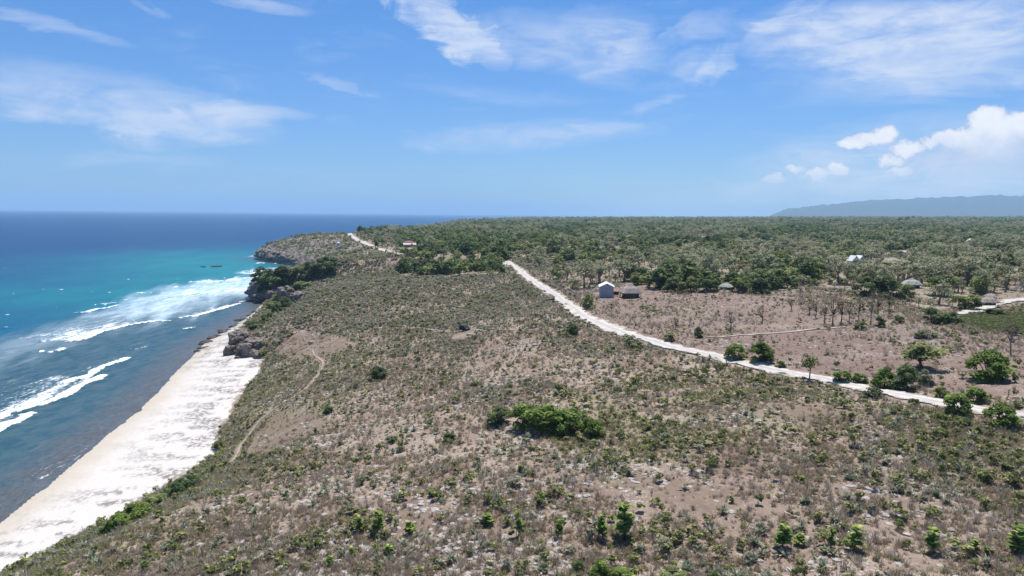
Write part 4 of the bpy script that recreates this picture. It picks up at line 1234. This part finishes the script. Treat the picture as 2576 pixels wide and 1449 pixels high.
def slope_roof(mb, w, d, z0, z1, over=0.3, th=0.07, axis='y'):
    """two thick roof slopes with a ridge along axis y"""
    for s in (-1, 1):
        a = (w / 2 + over); drop = (z1 - z0) / (w / 2) * over
        P = [(0, -d / 2 - over, z1), (s * a, -d / 2 - over, z0 - drop), (s * a, d / 2 + over, z0 - drop), (0, d / 2 + over, z1)]
        V = P + [(x, y, z + th) for x, y, z in P]
        F = [(0, 1, 2, 3), (7, 6, 5, 4), (0, 4, 5, 1), (1, 5, 6, 2), (2, 6, 7, 3), (3, 7, 4, 0)]
        if s < 0: F = [f[::-1] for f in F]
        mb.add(V, F)
    return mb


def gable_walls(w, d, h, ridge):
    mb = MB()
    V = [(-w / 2, -d / 2, 0), (w / 2, -d / 2, 0), (w / 2, d / 2, 0), (-w / 2, d / 2, 0), (-w / 2, -d / 2, h), (w / 2, -d / 2, h), (w / 2, d / 2, h), (-w / 2, d / 2, h), (0, -d / 2, ridge), (0, d / 2, ridge)]
    V = [(x, y, z - (0.5 if z == 0 else 0)) for x, y, z in V]
    return mb.add(V, [(0, 1, 5, 8, 4), (2, 3, 7, 9, 6), (1, 2, 6, 5), (3, 0, 4, 7), (4, 8, 9, 7), (5, 6, 9, 8)])


def hip_roof(mb, w, d, z0, z1, ridge=0.35, sag=0.12, n=14):
    """thatch: a thick hipped roof with ragged eaves"""
    g = random.Random(int(w * 100 + d))
    rings = []
    for k, (f, z) in enumerate(((1.0, z0 - 0.16), (1.02, z0 + 0.04), (0.62, z0 + (z1 - z0) * (0.40 + sag)), (0.28, z0 + (z1 - z0) * 0.76), (0.06, z1))):
        ring = []
        for i in range(4 * n):
            t = i / (4 * n) * 4
            s, q = int(t), t - int(t)
            x, y = ((-1 + 2 * q, -1), (1, -1 + 2 * q), (1 - 2 * q, 1), (-1, 1 - 2 * q))[s]
            x = x * w / 2 * (f * (1 - ridge) + ridge * (1 if f > .9 else f + (1 - f) * 0.55)); y = y * d / 2 * f
            j = 0.10 if k < 2 else 0.06
            ring.append((x + g.uniform(-j, j), y + g.uniform(-j, j), z + g.uniform(-j, j) * 1.2))
        rings.append(ring)
    m = 4 * n; V = [p for r in rings for p in r]; F = []
    for k in range(len(rings) - 1):
        for i in range(m): F.append((k * m + i, k * m + (i + 1) % m, (k + 1) * m + (i + 1) % m, (k + 1) * m + i))
    F.append(tuple(range((len(rings) - 1) * m, len(rings) * m))); F.append(tuple(range(m - 1, -1, -1)))
    return mb.add(V, F)


def base(name, u, v, turn, label, cat):
    p = ground(u, v)[0]
    e = empty(name, p, face_cam(p, turn))
    return tag(e, label, cat), p


def grey_shed():
    e, p = base('metal_roofed_shed', 1525, 746, 0.05, 'grey-blue board shed with a bright white gable roof beside the thatched hut', 'shed')
    w = size_at(p, 33.5); h = size_at(p, 27); rg = size_at(p, 35); d = w * 1.5
    gable_walls(w, d, h, rg).build('wall', M['grey board'], e)
    slope_roof(MB(), w, d, h + 0.03, rg + 0.03, 0.42, 0.13).build('roof', M['white metal'], e)
    for s in (-1, 1):
        dr = MB().box((s * w * 0.155, -d / 2 - 0.03, h * 0.42), (w * 0.29, 0.06, h * 0.84)).build('door', M['grey board'], e)
        MB().box((s * w * 0.03, -d / 2 - 0.085, h * 0.45), (0.05, 0.05, 0.3)).build('handle', M['board joint'], dr)
    MB().box((0, -d / 2 - 0.035, h * 0.5), (0.055, 0.05, h * 1.0)).build('door_joint', M['board joint'], e)
    MB().box((0, -d / 2 - 0.35, -0.2), (w + 0.5, 0.7, 0.5)).build('plinth', M['wood'], e)


def thatch_hut(name, u, v, w, hp, eave, turn, mat, label, deep=1.0, ridge=0.4, posts=True, wallf=0.72, wmat='wood'):
    e, p = base(name, u, v, turn, label, 'hut')
    W = size_at(p, w); E = size_at(p, eave); H = size_at(p, hp); D = W * 0.8 * deep
    hip_roof(MB(), W, D, E, H, ridge).build('roof', mat, e)
    MB().box((0, 0, E / 2 - 0.1), (W * wallf, D * wallf, E + 0.2)).build('wall', M[wmat], e)
    MB().box((W * 0.1, -D * wallf / 2 - 0.03, E * 0.42), (0.75, 0.05, E * 0.8)).build('door', M['board joint'], e)
    if posts:
        for sx in (-1, 1):
            for sy in (-1, 1):
                MB().tube([(sx * W * 0.44, sy * D * 0.44, -0.3), (sx * W * 0.44, sy * D * 0.44, E + 0.15)], [0.07, 0.06]).build('post', M['wood'], e)
    return e, p, W, D, E, H


grey_shed()
e, p, W, D, E, H = thatch_hut('thatched_hut', 1586, 748, 48, 34, 12.5, 0.32, M['thatch'], 'tan thatched hut with dark open sides next to the grey shed', 1.0, 0.22)
thatch_hut('thatched_hut', 1826, 729, 34, 18.5, 7.5, -0.1, M['grey thatch'], 'pale bleached thatched hut standing alone before the hedge', 1.0, 0.3)
thatch_hut('thatched_hut', 2293, 724, 42, 24, 9, 0.25, M['grey thatch'], 'bleached grey thatched hut with a peaked roof inland of the big dark clump', 1.0, 0.2)
thatch_hut('thatched_hut', 2244, 670, 44, 22, 10, -0.3, M['thatch'], 'brownish thatched hut beside the white-roofed house', 1.0, 0.5)
thatch_hut('thatched_hut', 2484, 770, 38, 26, 11, 0.5, M['thatch'], 'low reddish brown thatched hut by the smoke', 1.0, 0.5)
thatch_hut('thatched_hut', 1068, 624, 22, 12, 4.5, 0.0, M['grey thatch'], 'small grey-roofed hut beside the pale pink house', 1.0, 0.4)
thatch_hut('thatched_hut', 2490, 752, 26, 14, 6, 0.2, M['thatch'], 'small dark thatched hut behind the reddish brown hut', 1.0, 0.4)


def lean_to():
    e, p = base('lean_to', 1549, 741, 0.1, 'low lean-to with a faded reddish roof between the grey shed and the thatched hut', 'shelter')
    s = size_at(p, 1)
    V = [(-9 * s, -7 * s, 8 * s), (9 * s, -7 * s, 8 * s), (9 * s, 8 * s, 12 * s), (-9 * s, 8 * s, 12 * s)]
    V2 = V + [(x, y, z + 0.08) for x, y, z in V]
    MB().add(V2, [(3, 2, 1, 0), (4, 5, 6, 7), (0, 1, 5, 4), (1, 2, 6, 5), (2, 3, 7, 6), (3, 0, 4, 7)]).build('roof', M['red tin'], e)
    for sx in (-8, 8):
        for sy, t in ((-6, 8), (7, 11.7)):
            MB().tube([(sx * s, sy * s, -0.3), (sx * s, sy * s, t * s)], [0.06, 0.05]).build('post', M['pale wood'], e)
    MB().box((0, 6.5 * s, 4 * s), (16 * s, 0.1, 8 * s)).build('back_wall', M['wood'], e)


lean_to()


def fence_rack():
    e, p = base('drying_rack', 1590, 757, 0.1, 'low pale wooden drying rack on the ground before the thatched hut', 'rack')
    s = size_at(p, 1)
    MB().box((0, 0, 2.6 * s), (26 * s, 5 * s, 0.10)).build('platform', M['pale wood'], e)
    for sx in (-12, 12):
        for sy in (-2, 2): MB().tube([(sx * s, sy * s, -0.2), (sx * s, sy * s, 2.6 * s)], [0.05, 0.05]).build('leg', M['pale wood'], e)


fence_rack()


def white_house():
    e, p = base('white_roofed_house', 2156, 664, 0.5, 'house with two bright white sheet-roof gables deep in the trees', 'house')
    w = size_at(p, 22); h = size_at(p, 10); r = size_at(p, 21)
    for k, (x, y) in enumerate(((-w * 0.45, 0), (w * 0.45, w * 0.35))):
        wl = gable_walls(w * 0.8, w * 1.1, h, r)
        wl.v = [(a + x, b + y, c) for a, b, c in wl.v]; wl.build('wall', M['grey board'], e)
        rf = slope_roof(MB(), w * 0.8, w * 1.1, h + 0.03, r + 0.03, 0.5, 0.1)
        rf.v = [(a + x, b + y, c) for a, b, c in rf.v]; rf.build('roof', M['white metal'], e)
    MB().box((-w * 0.45, -w * 0.55 - 0.03, h * 0.4), (1.0, 0.06, h * 0.8)).build('door', M['wood'], e)


white_house()


def pink_house():
    e, p = base('long_house', 1030, 622, 0.12, 'long pale pink house with a faded red roof under trees near the far road', 'house')
    s = size_at(p, 1)
    w = 30 * s; d = 16 * s; h = 7.5 * s
    MB().box((0, -d * 0.25, h / 2 - .3), (w, d * 0.5, h + .6)).build('front_wall', M['wood'], e)
    V = [(-w / 2 - .4, -d / 2 - .4, h * 0.8), (w / 2 + .4, -d / 2 - .4, h * 0.8), (w / 2 + .4, 0, h * 1.5), (-w / 2 - .4, 0, h * 1.5)]
    MB().add(V + [(x, y, z + .1) for x, y, z in V], [(3, 2, 1, 0), (4, 5, 6, 7), (0, 1, 5, 4), (1, 2, 6, 5), (2, 3, 7, 6), (3, 0, 4, 7)]).build('porch_roof', M['pink wall'], e)
    b = MB().box((0, d * 0.3, h * 0.7), (w * 0.95, d * 0.55, h * 1.5)).build('back_wall', M['pink wall'], e)
    rf = MB(); hip_roof(rf, w * 1.08, d * 0.8, h * 1.45, h * 2.25, 0.6, 0.05)
    rf.v = [(a, q + d * 0.3, c) for a, q, c in rf.v]; rf.build('roof', M['red tin'], e)
    for x in (-0.3, 0, 0.3): MB().box((x * w, -d * 0.5 - .03, h * 0.35), (1.0, 0.06, h * 0.55)).build('window', M['board joint'], e)


pink_house()


def white_tower():
    e, p = base('white_tower', 851, 627, 0.2, 'small white two-tiered tower with a pale domed cap on the far headland', 'tower')
    s = size_at(p, 1)
    MB().box((0, 0, 4.5 * s), (11 * s, 11 * s, 10 * s)).build('base', M['white wall'], e)
    for x in (-3, 0, 3): MB().box((x * s, -5.5 * s - .04, 4.5 * s), (1.0 * s, 0.06, 6 * s)).build('opening', M['blue trim'], e)
    MB().box((0, 0, 9.9 * s), (13 * s, 13 * s, 0.9 * s)).build('cornice', M['white wall'], e)
    MB().box((0, 0, 12.6 * s), (7 * s, 7 * s, 4.6 * s)).build('upper_storey', M['white wall'], e)
    MB().box((0, -3.5 * s - .04, 12.4 * s), (2.4 * s, 0.06, 2.6 * s)).build('window', M['blue trim'], e)
    MB().box((0, 0, 15.2 * s), (10 * s, 10 * s, 0.7 * s)).build('eave', M['white wall'], e)
    prof = [(4.2, 15.5), (3.9, 16.6), (2.9, 17.8), (1.4, 18.6), (0.15, 19.2)]
    V = []; F = []
    for r_, z in prof:
        for k in range(14): V.append((r_ * s * math.cos(k * .4488), r_ * s * math.sin(k * .4488), z * s))
    for i in range(4):
        for k in range(14): F.append((i * 14 + k, i * 14 + (k + 1) % 14, (i + 1) * 14 + (k + 1) % 14, (i + 1) * 14 + k))
    MB().add(V, F).build('dome', M['white metal'], e, True)


white_tower()


def far_roof(name, u, v, w, h, mat, label, turn=0.0):
    e, p = base(name, u, v, turn, label, 'house')
    s = size_at(p, 1)
    gable_walls(w * s, w * 1.3 * s, h * 0.5 * s, h * s).build('wall', M['grey board'], e)
    slope_roof(MB(), w * s, w * 1.3 * s, h * .5 * s + .03, h * s + .03, 0.5, 0.12).build('roof', mat, e)


far_roof('white_roofed_house', 2271, 637, 14, 7, M['grey thatch'], 'far pale-roofed house among trees behind the brownish hut', 1.2)
far_roof('white_roofed_house', 2445, 610, 14, 9, M['white metal'], 'distant steep white roof showing above the trees on the field side', 0.7)
far_roof('white_roofed_house', 2516, 648, 12, 6, M['grey thatch'], 'distant house with a dull white roof amid pale trees', 0.4)


# ------------------------------------------------------------------ car on the track
def car():
    p = CAR
    e = empty('parked_car', p, face_cam(p, 0.6), 1.1); tag(e, 'black parked car standing by the faint track in the scrub', 'car')
    secs = [(-1.95, 0.42, 0.72, 0.68), (-1.85, 0.30, 0.86, 0.80), (-1.2, 0.26, 0.98, 0.86), (-0.6, 0.25, 1.02, 0.87), (0.9, 0.25, 1.02, 0.87), (1.55, 0.27, 0.98, 0.86), (1.9, 0.34, 0.90, 0.80), (2.0, 0.45, 0.78, 0.70)]
    V = []; F = []
    for y, z0, z1, w in secs:
        V += [(-w, y, z0 + .12), (-w * .94, y, z0), (w * .94, y, z0), (w, y, z0 + .12), (w, y, z1 - .14), (w * .9, y, z1), (-w * .9, y, z1), (-w, y, z1 - .14)]
    for i in range(len(secs) - 1):
        for k in range(8): F.append((i * 8 + k, i * 8 + (k + 1) % 8, (i + 1) * 8 + (k + 1) % 8, (i + 1) * 8 + k))
    F += [tuple(range(7, -1, -1)), tuple(range((len(secs) - 1) * 8, len(secs) * 8))]
    body = MB().add(V, F).build('body', M['black paint'], e, True)
    C = [(-1.15, .78, .99), (-.45, .66, 1.52), (1.15, .64, 1.52), (1.75, .76, .99)]
    V = []; F = []
    for y, w, z in C: V += [(-w, y, z), (w, y, z)]
    F = [(0, 1, 3, 2), (2, 3, 5, 4), (4, 5, 7, 6), (0, 2, 4, 6), (1, 7, 5, 3), (0, 6, 7, 1)]
    cab = MB().add(V, F).build('cabin', M['black paint'], e)
    MB().add([(-.66, -1.12, 1.04), (.66, -1.12, 1.04), (.58, -.50, 1.49), (-.58, -.50, 1.49)], [(0, 1, 2, 3)]).build('windscreen', M['glass'], cab)
    MB().add([(.64, 1.76, 1.05), (-.64, 1.76, 1.05), (-.57, 1.22, 1.49), (.57, 1.22, 1.49)], [(0, 1, 2, 3)]).build('rear_window', M['glass'], cab)
    for s in (-1, 1):
        MB().add([(s * .79, -.85, 1.03), (s * .79, 1.4, 1.03), (s * .69, 1.05, 1.46), (s * .70, -.40, 1.46)], [(0, 1, 2, 3) if s > 0 else (3, 2, 1, 0)]).build('side_window', M['glass'], cab)
        MB().box((s * .56, -1.90, .66), (.30, .10, .14)).build('headlight', M['chrome'], e)
        MB().box((s * .92, -.72, 1.05), (.16, .12, .12)).build('mirror', M['black paint'], e)
        for y in (-1.28, 1.32):
            wh = MB(); n = 18; V = []; F = []
            for x in (-.1, .1):
                for k in range(n): V.append((s * .80 + x, y + .33 * math.cos(k * 6.2832 / n), .33 + .33 * math.sin(k * 6.2832 / n)))
            for k in range(n): F.append((k, (k + 1) % n, n + (k + 1) % n, n + k))
            F += [tuple(range(n - 1, -1, -1)), tuple(range(n, 2 * n))]
            w = wh.add(V, F).build('wheel', M['rubber'], e)
            MB().tube([(s * .905, y, .33), (s * .915, y, .33)], [.19, .19], 12).build('rim', M['grey board'], w)


car()


# ------------------------------------------------------------------ goat, post, smoke
def goat():
    p = ground(2871 / 1.5652, 1186 / 1.5652)[0]
    J = [(0, 0, .62), (.30, 0, .64), (.42, 0, .80), (.55, 0, .88), (.70, 0, .80), (-.32, 0, .62), (-.46, 0, .68),
         (.28, .09, .42), (.29, .09, .22), (.28, .09, .0), (.28, -.09, .42), (.25, -.09, .22), (.26, -.09, .0),
         (-.30, .10, .42), (-.38, .10, .22), (-.34, .10, .0), (-.28, -.10, .42), (-.35, -.10, .22), (-.31, -.10, .0), (.52, .08, .95), (.52, -.08, .95)]
    E = [(0, 1), (1, 2), (2, 3), (3, 4), (0, 5), (5, 6), (1, 7), (7, 8), (8, 9), (1, 10), (10, 11), (11, 12), (5, 13), (13, 14), (14, 15), (5, 16), (16, 17), (17, 18), (3, 19), (3, 20)]
    rad = [.17, .17, .11, .09, .05, .16, .03, .07, .035, .028, .07, .035, .028, .085, .035, .028, .085, .035, .028, .03, .03]
    me = bpy.data.meshes.new('goat'); me.from_pydata(J, E, []); me.materials.append(M['hide'])
    o = link('goat', me, None, p); o.rotation_euler = (0, 0, 0.15)
    md = o.modifiers.new('skin', 'SKIN')
    for i, r in enumerate(rad): me.skin_vertices[0].data[i].radius = (r, r)
    me.skin_vertices[0].data[0].use_root = True
    o.modifiers.new('sub', 'SUBSURF').levels = 1; o.modifiers['sub'].render_levels = 1
    tag(o, 'small black goat standing on the bare field below the bleached hut', 'goat')


goat()
pp = ground(3970 / 1.5652, 1562 / 1.5652)[0]
ps = size_at(pp, 1)
MB().tube([(0, 0, -.3), (0.02, 0, 11 * ps), (0.03, 0.01, 21 * ps)], [.11, .10, .09], 8).build('wooden_post', M['pale wood'], None, True, pp)
tag(bpy.data.objects['wooden_post'], 'pale upright wooden post in the bare field by the frame edge', 'post')


def smoke():
    p = ground(2515, 766)[0]
    m = bpy.data.materials.new('thin blue smoke'); m.use_nodes = True
    t = NT(m.node_tree); t.n.remove(m.node_tree.nodes['Principled BSDF'])
    v = t.new('ShaderNodeVolumePrincipled'); v.inputs['Color'].default_value = (0.80, 0.86, 0.95, 1)
    n = t.noise(t.obj(), 0.35, 3)
    t.put(v.inputs['Density'], t.math('MULTIPLY', t.step(n, 0.46, 0.72), 0.16))
    t.l.new(v.outputs[0], m.node_tree.nodes['Material Output'].inputs['Volume'])
    V = []; F = []; n_ = 14
    pts = [(0, 0, 0, .8), (.8, 0, 1.5, 1.4), (2.4, .4, 3.0, 2.0), (4.6, .8, 4.4, 2.6), (7.0, 1.2, 5.6, 2.6), (9.4, 1.4, 6.4, 1.6), (10.6, 1.5, 6.7, 0.3)]
    for x, y, z, r_ in pts:
        for k in range(n_): V.append((x + r_ * 0.55 * math.cos(k * 6.2832 / n_), y + r_ * math.sin(k * 6.2832 / n_), z + r_ * 0.8 * math.cos(k * 6.2832 / n_)))
    for i in range(len(pts) - 1):
        for k in range(n_): F.append((i * n_ + k, (i + 1) * n_ + k, (i + 1) * n_ + (k + 1) % n_, i * n_ + (k + 1) % n_))
    F += [tuple(range(n_)), tuple(range(len(pts) * n_ - 1, (len(pts) - 1) * n_ - 1, -1))]
    tag(link('smoke', mesh('smoke', V, F, m), None, p), 'thin bluish smoke drifting over the side road', kind='stuff')


smoke()


# ------------------------------------------------------------------ far hills
def hills():
    az = np.linspace(20, 52, 260)
    u = 1288 + FPX * np.tan(R(1) * az)
    top = np.interp(u, [1925, 1940, 1975, 2060, 2130, 2200, 2300, 2400, 2500, 2576, 2700, 3000], [0, 7, 20, 29, 35, 40, 44, 47, 49, 49, 48, 42])
    rows = []
    prof = [(13000, 0.0), (13500, 0.18), (14200, 0.45), (15200, 0.8), (16000, 1.0), (17000, 0.9), (19000, 0.2)]
    for r_, f in prof:
        n = (fbm(az * 3.5 + r_ / 900, az * 0 + r_ / 1400, 201, 4) - 0.5)
        z = 60 + (top / FPX * 16000) * f * (1 + n * 0.10) + n * 30 * (f > 0) * np.clip(top / 20, 0, 1) - 25 * (f < 0.1)
        rows.append(np.stack([r_ * np.sin(R(1) * az), r_ * np.cos(R(1) * az), z], 1))
    V = np.array(rows); nk, n = V.shape[:2]
    idx = np.arange(nk * n).reshape(nk, n)
    F = np.stack([idx[:-1, :-1], idx[:-1, 1:], idx[1:, 1:], idx[1:, :-1]], -1).reshape(-1, 4)
    m, t = material('far wooded hill')
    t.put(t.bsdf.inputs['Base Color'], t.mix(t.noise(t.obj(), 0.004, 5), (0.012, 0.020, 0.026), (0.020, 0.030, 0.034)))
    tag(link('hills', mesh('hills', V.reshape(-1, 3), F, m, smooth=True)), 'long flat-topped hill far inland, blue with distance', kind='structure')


hills()


# ------------------------------------------------------------------ air
def haze():
    m = bpy.data.materials.new('sea air'); m.use_nodes = True
    t = NT(m.node_tree); t.n.remove(m.node_tree.nodes['Principled BSDF'])
    v = t.new('ShaderNodeVolumePrincipled')
    v.inputs['Color'].default_value = HAZE_COL; v.inputs['Density'].default_value = HAZE; v.inputs['Anisotropy'].default_value = 0.0
    t.l.new(v.outputs[0], m.node_tree.nodes['Material Output'].inputs['Volume'])
    b = MB().box((0, 20000, 295), (150000, 110000, 610)).build('haze', m)
    tag(b, kind='stuff')


HAZE, HAZE_COL = 6.5e-5, (0.48, 0.75, 1.0, 1)
haze()

# ------------------------------------------------------------------ sun and sky
SUN_EL, SUN_AZ = 68.0, 14.0        # degrees up, degrees right of straight ahead
sd = Vector((math.cos(R(SUN_EL)) * math.sin(R(SUN_AZ)), math.cos(R(SUN_EL)) * math.cos(R(SUN_AZ)), math.sin(R(SUN_EL))))
sl = bpy.data.lights.new('sun', 'SUN'); sl.energy = 5.0; sl.angle = R(0.53); sl.color = (1.0, 0.955, 0.89)
so = bpy.data.objects.new('sun', sl); COL.objects.link(so); so.rotation_euler = (-sd).to_track_quat('-Z', 'Y').to_euler(); so.location = (0, 0, 200)


def world():
    w = bpy.data.worlds.new('World'); SC.world = w; w.use_nodes = True
    t = NT(w.node_tree); bg = w.node_tree.nodes['Background']
    sky = t.new('ShaderNodeTexSky', sky_type='NISHITA'); sky.sun_disc = False
    sky.sun_elevation = R(SUN_EL); sky.sun_rotation = R(SUN_AZ); sky.altitude = 60; sky.air_density = 1.0; sky.dust_density = 0.3; sky.ozone_density = 2.5
    dirv = t.new('ShaderNodeTexCoord').outputs['Generated']
    sp = t.new('ShaderNodeSeparateXYZ'); t.put(sp.inputs[0], dirv)
    az = t.math('ARCTAN2', sp.outputs[0], sp.outputs[1]); el = t.math('ARCSINE', sp.outputs[2])
    cb = t.new('ShaderNodeCombineXYZ'); t.put(cb.inputs[0], az); t.put(cb.inputs[1], el)
    ae = cb.outputs[0]
    # clearer and bluer than the model's horizon
    up = t.step(el, 0.0, 0.42)
    tint = t.mix(up, SKY_LOW, SKY_HIGH)
    mul = t.new('ShaderNodeMix', data_type='RGBA', blend_type='MULTIPLY'); mul.inputs[0].default_value = 1.0
    t.put(mul.inputs[6], sky.outputs[0]); t.put(mul.inputs[7], tint)
    base = mul.outputs[2]

    def blob(u, v, hu, hv, rot, k, A, E):
        d = rays(np.array([u]), np.array([v]))[0]; d = d / np.linalg.norm(d)
        a0, e0 = math.atan2(d[0], d[1]), math.asin(d[2])
        ca, sa = math.cos(R(rot)), math.sin(R(rot))
        da = t.math('SUBTRACT', A, a0); de = t.math('SUBTRACT', E, e0)
        x = t.math('ADD', t.math('MULTIPLY', da, ca * FPX / hu), t.math('MULTIPLY', de, sa * FPX / hu))
        y = t.math('ADD', t.math('MULTIPLY', da, -sa * FPX / hv), t.math('MULTIPLY', de, ca * FPX / hv))
        r2 = t.math('ADD', t.math('MULTIPLY', x, x), t.math('MULTIPLY', y, y))
        return t.math('MULTIPLY', t.math('SUBTRACT', 1.0, r2, None, True), k)

    # thin high cloud
    st = t.mapping(ae, (1.0, 3.2, 1.0), (0, 0, R(-8)))
    n1 = t.noise(st, 5.5, 7, 0.62, 0.9); n2 = t.noise(t.mapping(ae, (1.0, 2.2, 1.0), (0, 0, R(16))), 9.0, 6, 0.6, 1.2)
    wrp = t.math('MULTIPLY', t.math('SUBTRACT', n2, 0.5), 0.16)
    A = t.math('ADD', az, wrp); E = t.math('ADD', el, t.math('MULTIPLY', t.math('SUBTRACT', n1, 0.5), 0.055))
    n5 = t.noise(t.mapping(ae, (1.0, 4.5, 1.0), (0, 0, R(-12))), 10.0, 8, 0.66, 1.4)
    tot = None
    for (u, v, hu, hv, rot, k) in CIRRUS:
        b = blob(u, v, hu, hv, rot, k, A, E)
        tot = b if tot is None else t.math('ADD', tot, b)
    cir = t.math('MULTIPLY', t.math('MINIMUM', tot, 1.0), t.math('MULTIPLY_ADD', t.step(t.math('MULTIPLY_ADD', n2, 0.34, t.math('MULTIPLY_ADD', n1, 0.33, t.math('MULTIPLY', n5, 0.33))), 0.33, 0.62), 0.92, 0.20))
    cir = t.math('ADD', cir, t.math('MULTIPLY', t.math('MULTIPLY', t.step(n1, 0.46, 0.74), t.step(n5, 0.4, 0.7)), 0.30), None, True)
    c = t.mix(t.math('MULTIPLY', cir, 0.86), base, CIRRUS_COL)
    # heaped clouds low over the land
    nz = t.noise(ae, 46, 7, 0.68); nz2 = t.noise(t.mapping(ae, (1, 1, 1), (0, 0, 1.3)), 34, 7, 0.66)
    A2 = t.math('ADD', az, t.math('MULTIPLY', t.math('SUBTRACT', nz, 0.5), 0.034)); E2 = t.math('ADD', el, t.math('MULTIPLY', t.math('SUBTRACT', nz2, 0.5), 0.034))
    tot = None; body = None
    for (u, v, hu, hv, k) in CUMULUS:
        b = blob(u, v + 6, hu * 0.82, hv * 0.82, 0, k, A2, E2)
        tot = b if tot is None else t.math('MAXIMUM', tot, b)
    mask = t.math('MULTIPLY', t.step(tot, 0.10, 0.42), t.step(el, 0.03, 0.075))
    d_ = [math.asin((lambda q: q[2] / np.linalg.norm(q))(rays(np.array([2450.0]), np.array([w_]))[0])) for w_ in (412.0, 318.0)]
    high = t.step(t.math('ADD', el, t.math('MULTIPLY', t.math('SUBTRACT', nz2, 0.5), 0.05)), d_[0], d_[1])
    rightside = t.step(az, 0.52, 0.56)
    fade = t.math('MULTIPLY', t.math('SUBTRACT', 1.0, high), rightside)
    mask = t.math('MULTIPLY', mask, t.math('MULTIPLY_ADD', fade, -0.55, 1.0))
    lum = t.math('ADD', t.step(tot, 0.05, 0.75), t.math('MULTIPLY', t.math('SUBTRACT', nz, 0.5), 1.1), None, True)
    lum = t.math('MULTIPLY', lum, t.math('MULTIPLY_ADD', fade, -0.75, 1.0))
    cc = t.mix(lum, CUM_LOW, CUM_HIGH)
    c = t.mix(mask, c, cc)
    t.put(bg.inputs['Color'], c); bg.inputs['Strength'].default_value = SKY


SKY = 0.085
SKY_LOW, SKY_HIGH = (0.50, 0.725, 1.08), (0.40, 0.78, 1.18)
CIRRUS_COL = (6.6, 7.3, 8.8)
CUM_LOW, CUM_HIGH = (5.2, 5.7, 7.4), (9.0, 9.1, 9.6)
CIRRUS = [(1130, 70, 180, 56, -30, 1.3), (1190, 110, 80, 30, -20, 0.7), (1400, 110, 290, 75, -6, 0.62), (1560, 90, 140, 60, -20, 0.4), (2180, 90, 330, 85, -4, 1.0), (2140, 95, 130, 60, 10, 0.5), (2470, 95, 260, 110, 4, 0.75), (1960, 50, 100, 20, 24, 0.6),
          (1770, 155, 110, 26, 8, 0.55), (1790, 165, 70, 26, 30, 0.35), (1760, 75, 80, 44, 20, 0.5), (1640, 258, 80, 16, 14, 0.5), (340, 265, 350, 70, -6, 0.7), (620, 288, 150, 34, 2, 0.75), (180, 300, 220, 22, -6, 0.45), (430, 330, 180, 40, 0, 0.5), (360, 402, 180, 26, 0, 0.40),
          (1320, 342, 350, 42, 3, 0.55), (1520, 325, 130, 22, 8, 0.3), (130, 65, 150, 18, -8, 0.55), (650, 12, 120, 24, -4, 0.55), (840, 205, 100, 13, -10, 0.42), (360, 20, 60, 12, -10, 0.3), (2320, 430, 440, 130, 4, 0.95), (2100, 500, 500, 60, 0, 0.25), (1250, 240, 260, 20, -4, 0.22), (2250, 200, 330, 50, 0, 0.35)]
CUMULUS = [(2484, 312, 56, 58, 1.0), (2530, 325, 66, 50, 1.0), (2570, 320, 60, 46, 1.0), (2440, 338, 70, 34, 0.95), (2390, 345, 60, 24, 0.85), (2340, 352, 40, 16, 0.7), (2500, 370, 90, 46, 0.75), (2185, 346, 76, 26, 0.85), (2222, 334, 40, 28, 0.95), (2150, 352, 46, 20, 0.8),
           (2285, 370, 48, 24, 0.85), (2245, 400, 46, 20, 0.65), (2262, 428, 44, 16, 0.65), (2052, 434, 44, 19, 0.9), (2106, 420, 38, 16, 0.85), (1946, 443, 40, 16, 0.85), (1998, 420, 34, 14, 0.6), (2400, 400, 130, 46, 0.45), (2540, 420, 110, 40, 0.42)]
world()

# ------------------------------------------------------------------ camera and render settings
cd = bpy.data.cameras.new('camera'); cd.lens = LENS; cd.sensor_width = 36; cd.clip_start = 0.5; cd.clip_end = 200000
co = bpy.data.objects.new('camera', cd); COL.objects.link(co)
co.matrix_world = Matrix.Translation(Vector(EYE)) @ cam_rot.to_4x4()
SC.camera = co
SC.view_settings.view_transform = 'Standard'; SC.view_settings.look = 'None'; SC.view_settings.exposure = 0.36; SC.view_settings.gamma = 1.0
SC.render.engine = 'CYCLES'
cy = SC.cycles
cy.use_denoising = True
cy.max_bounces = 6; cy.diffuse_bounces = 3; cy.glossy_bounces = 2; cy.transmission_bounces = 3; cy.volume_bounces = 1; cy.transparent_max_bounces = 6
cy.use_adaptive_sampling = True; cy.adaptive_threshold = 0.01
cy.sample_clamp_indirect = 6
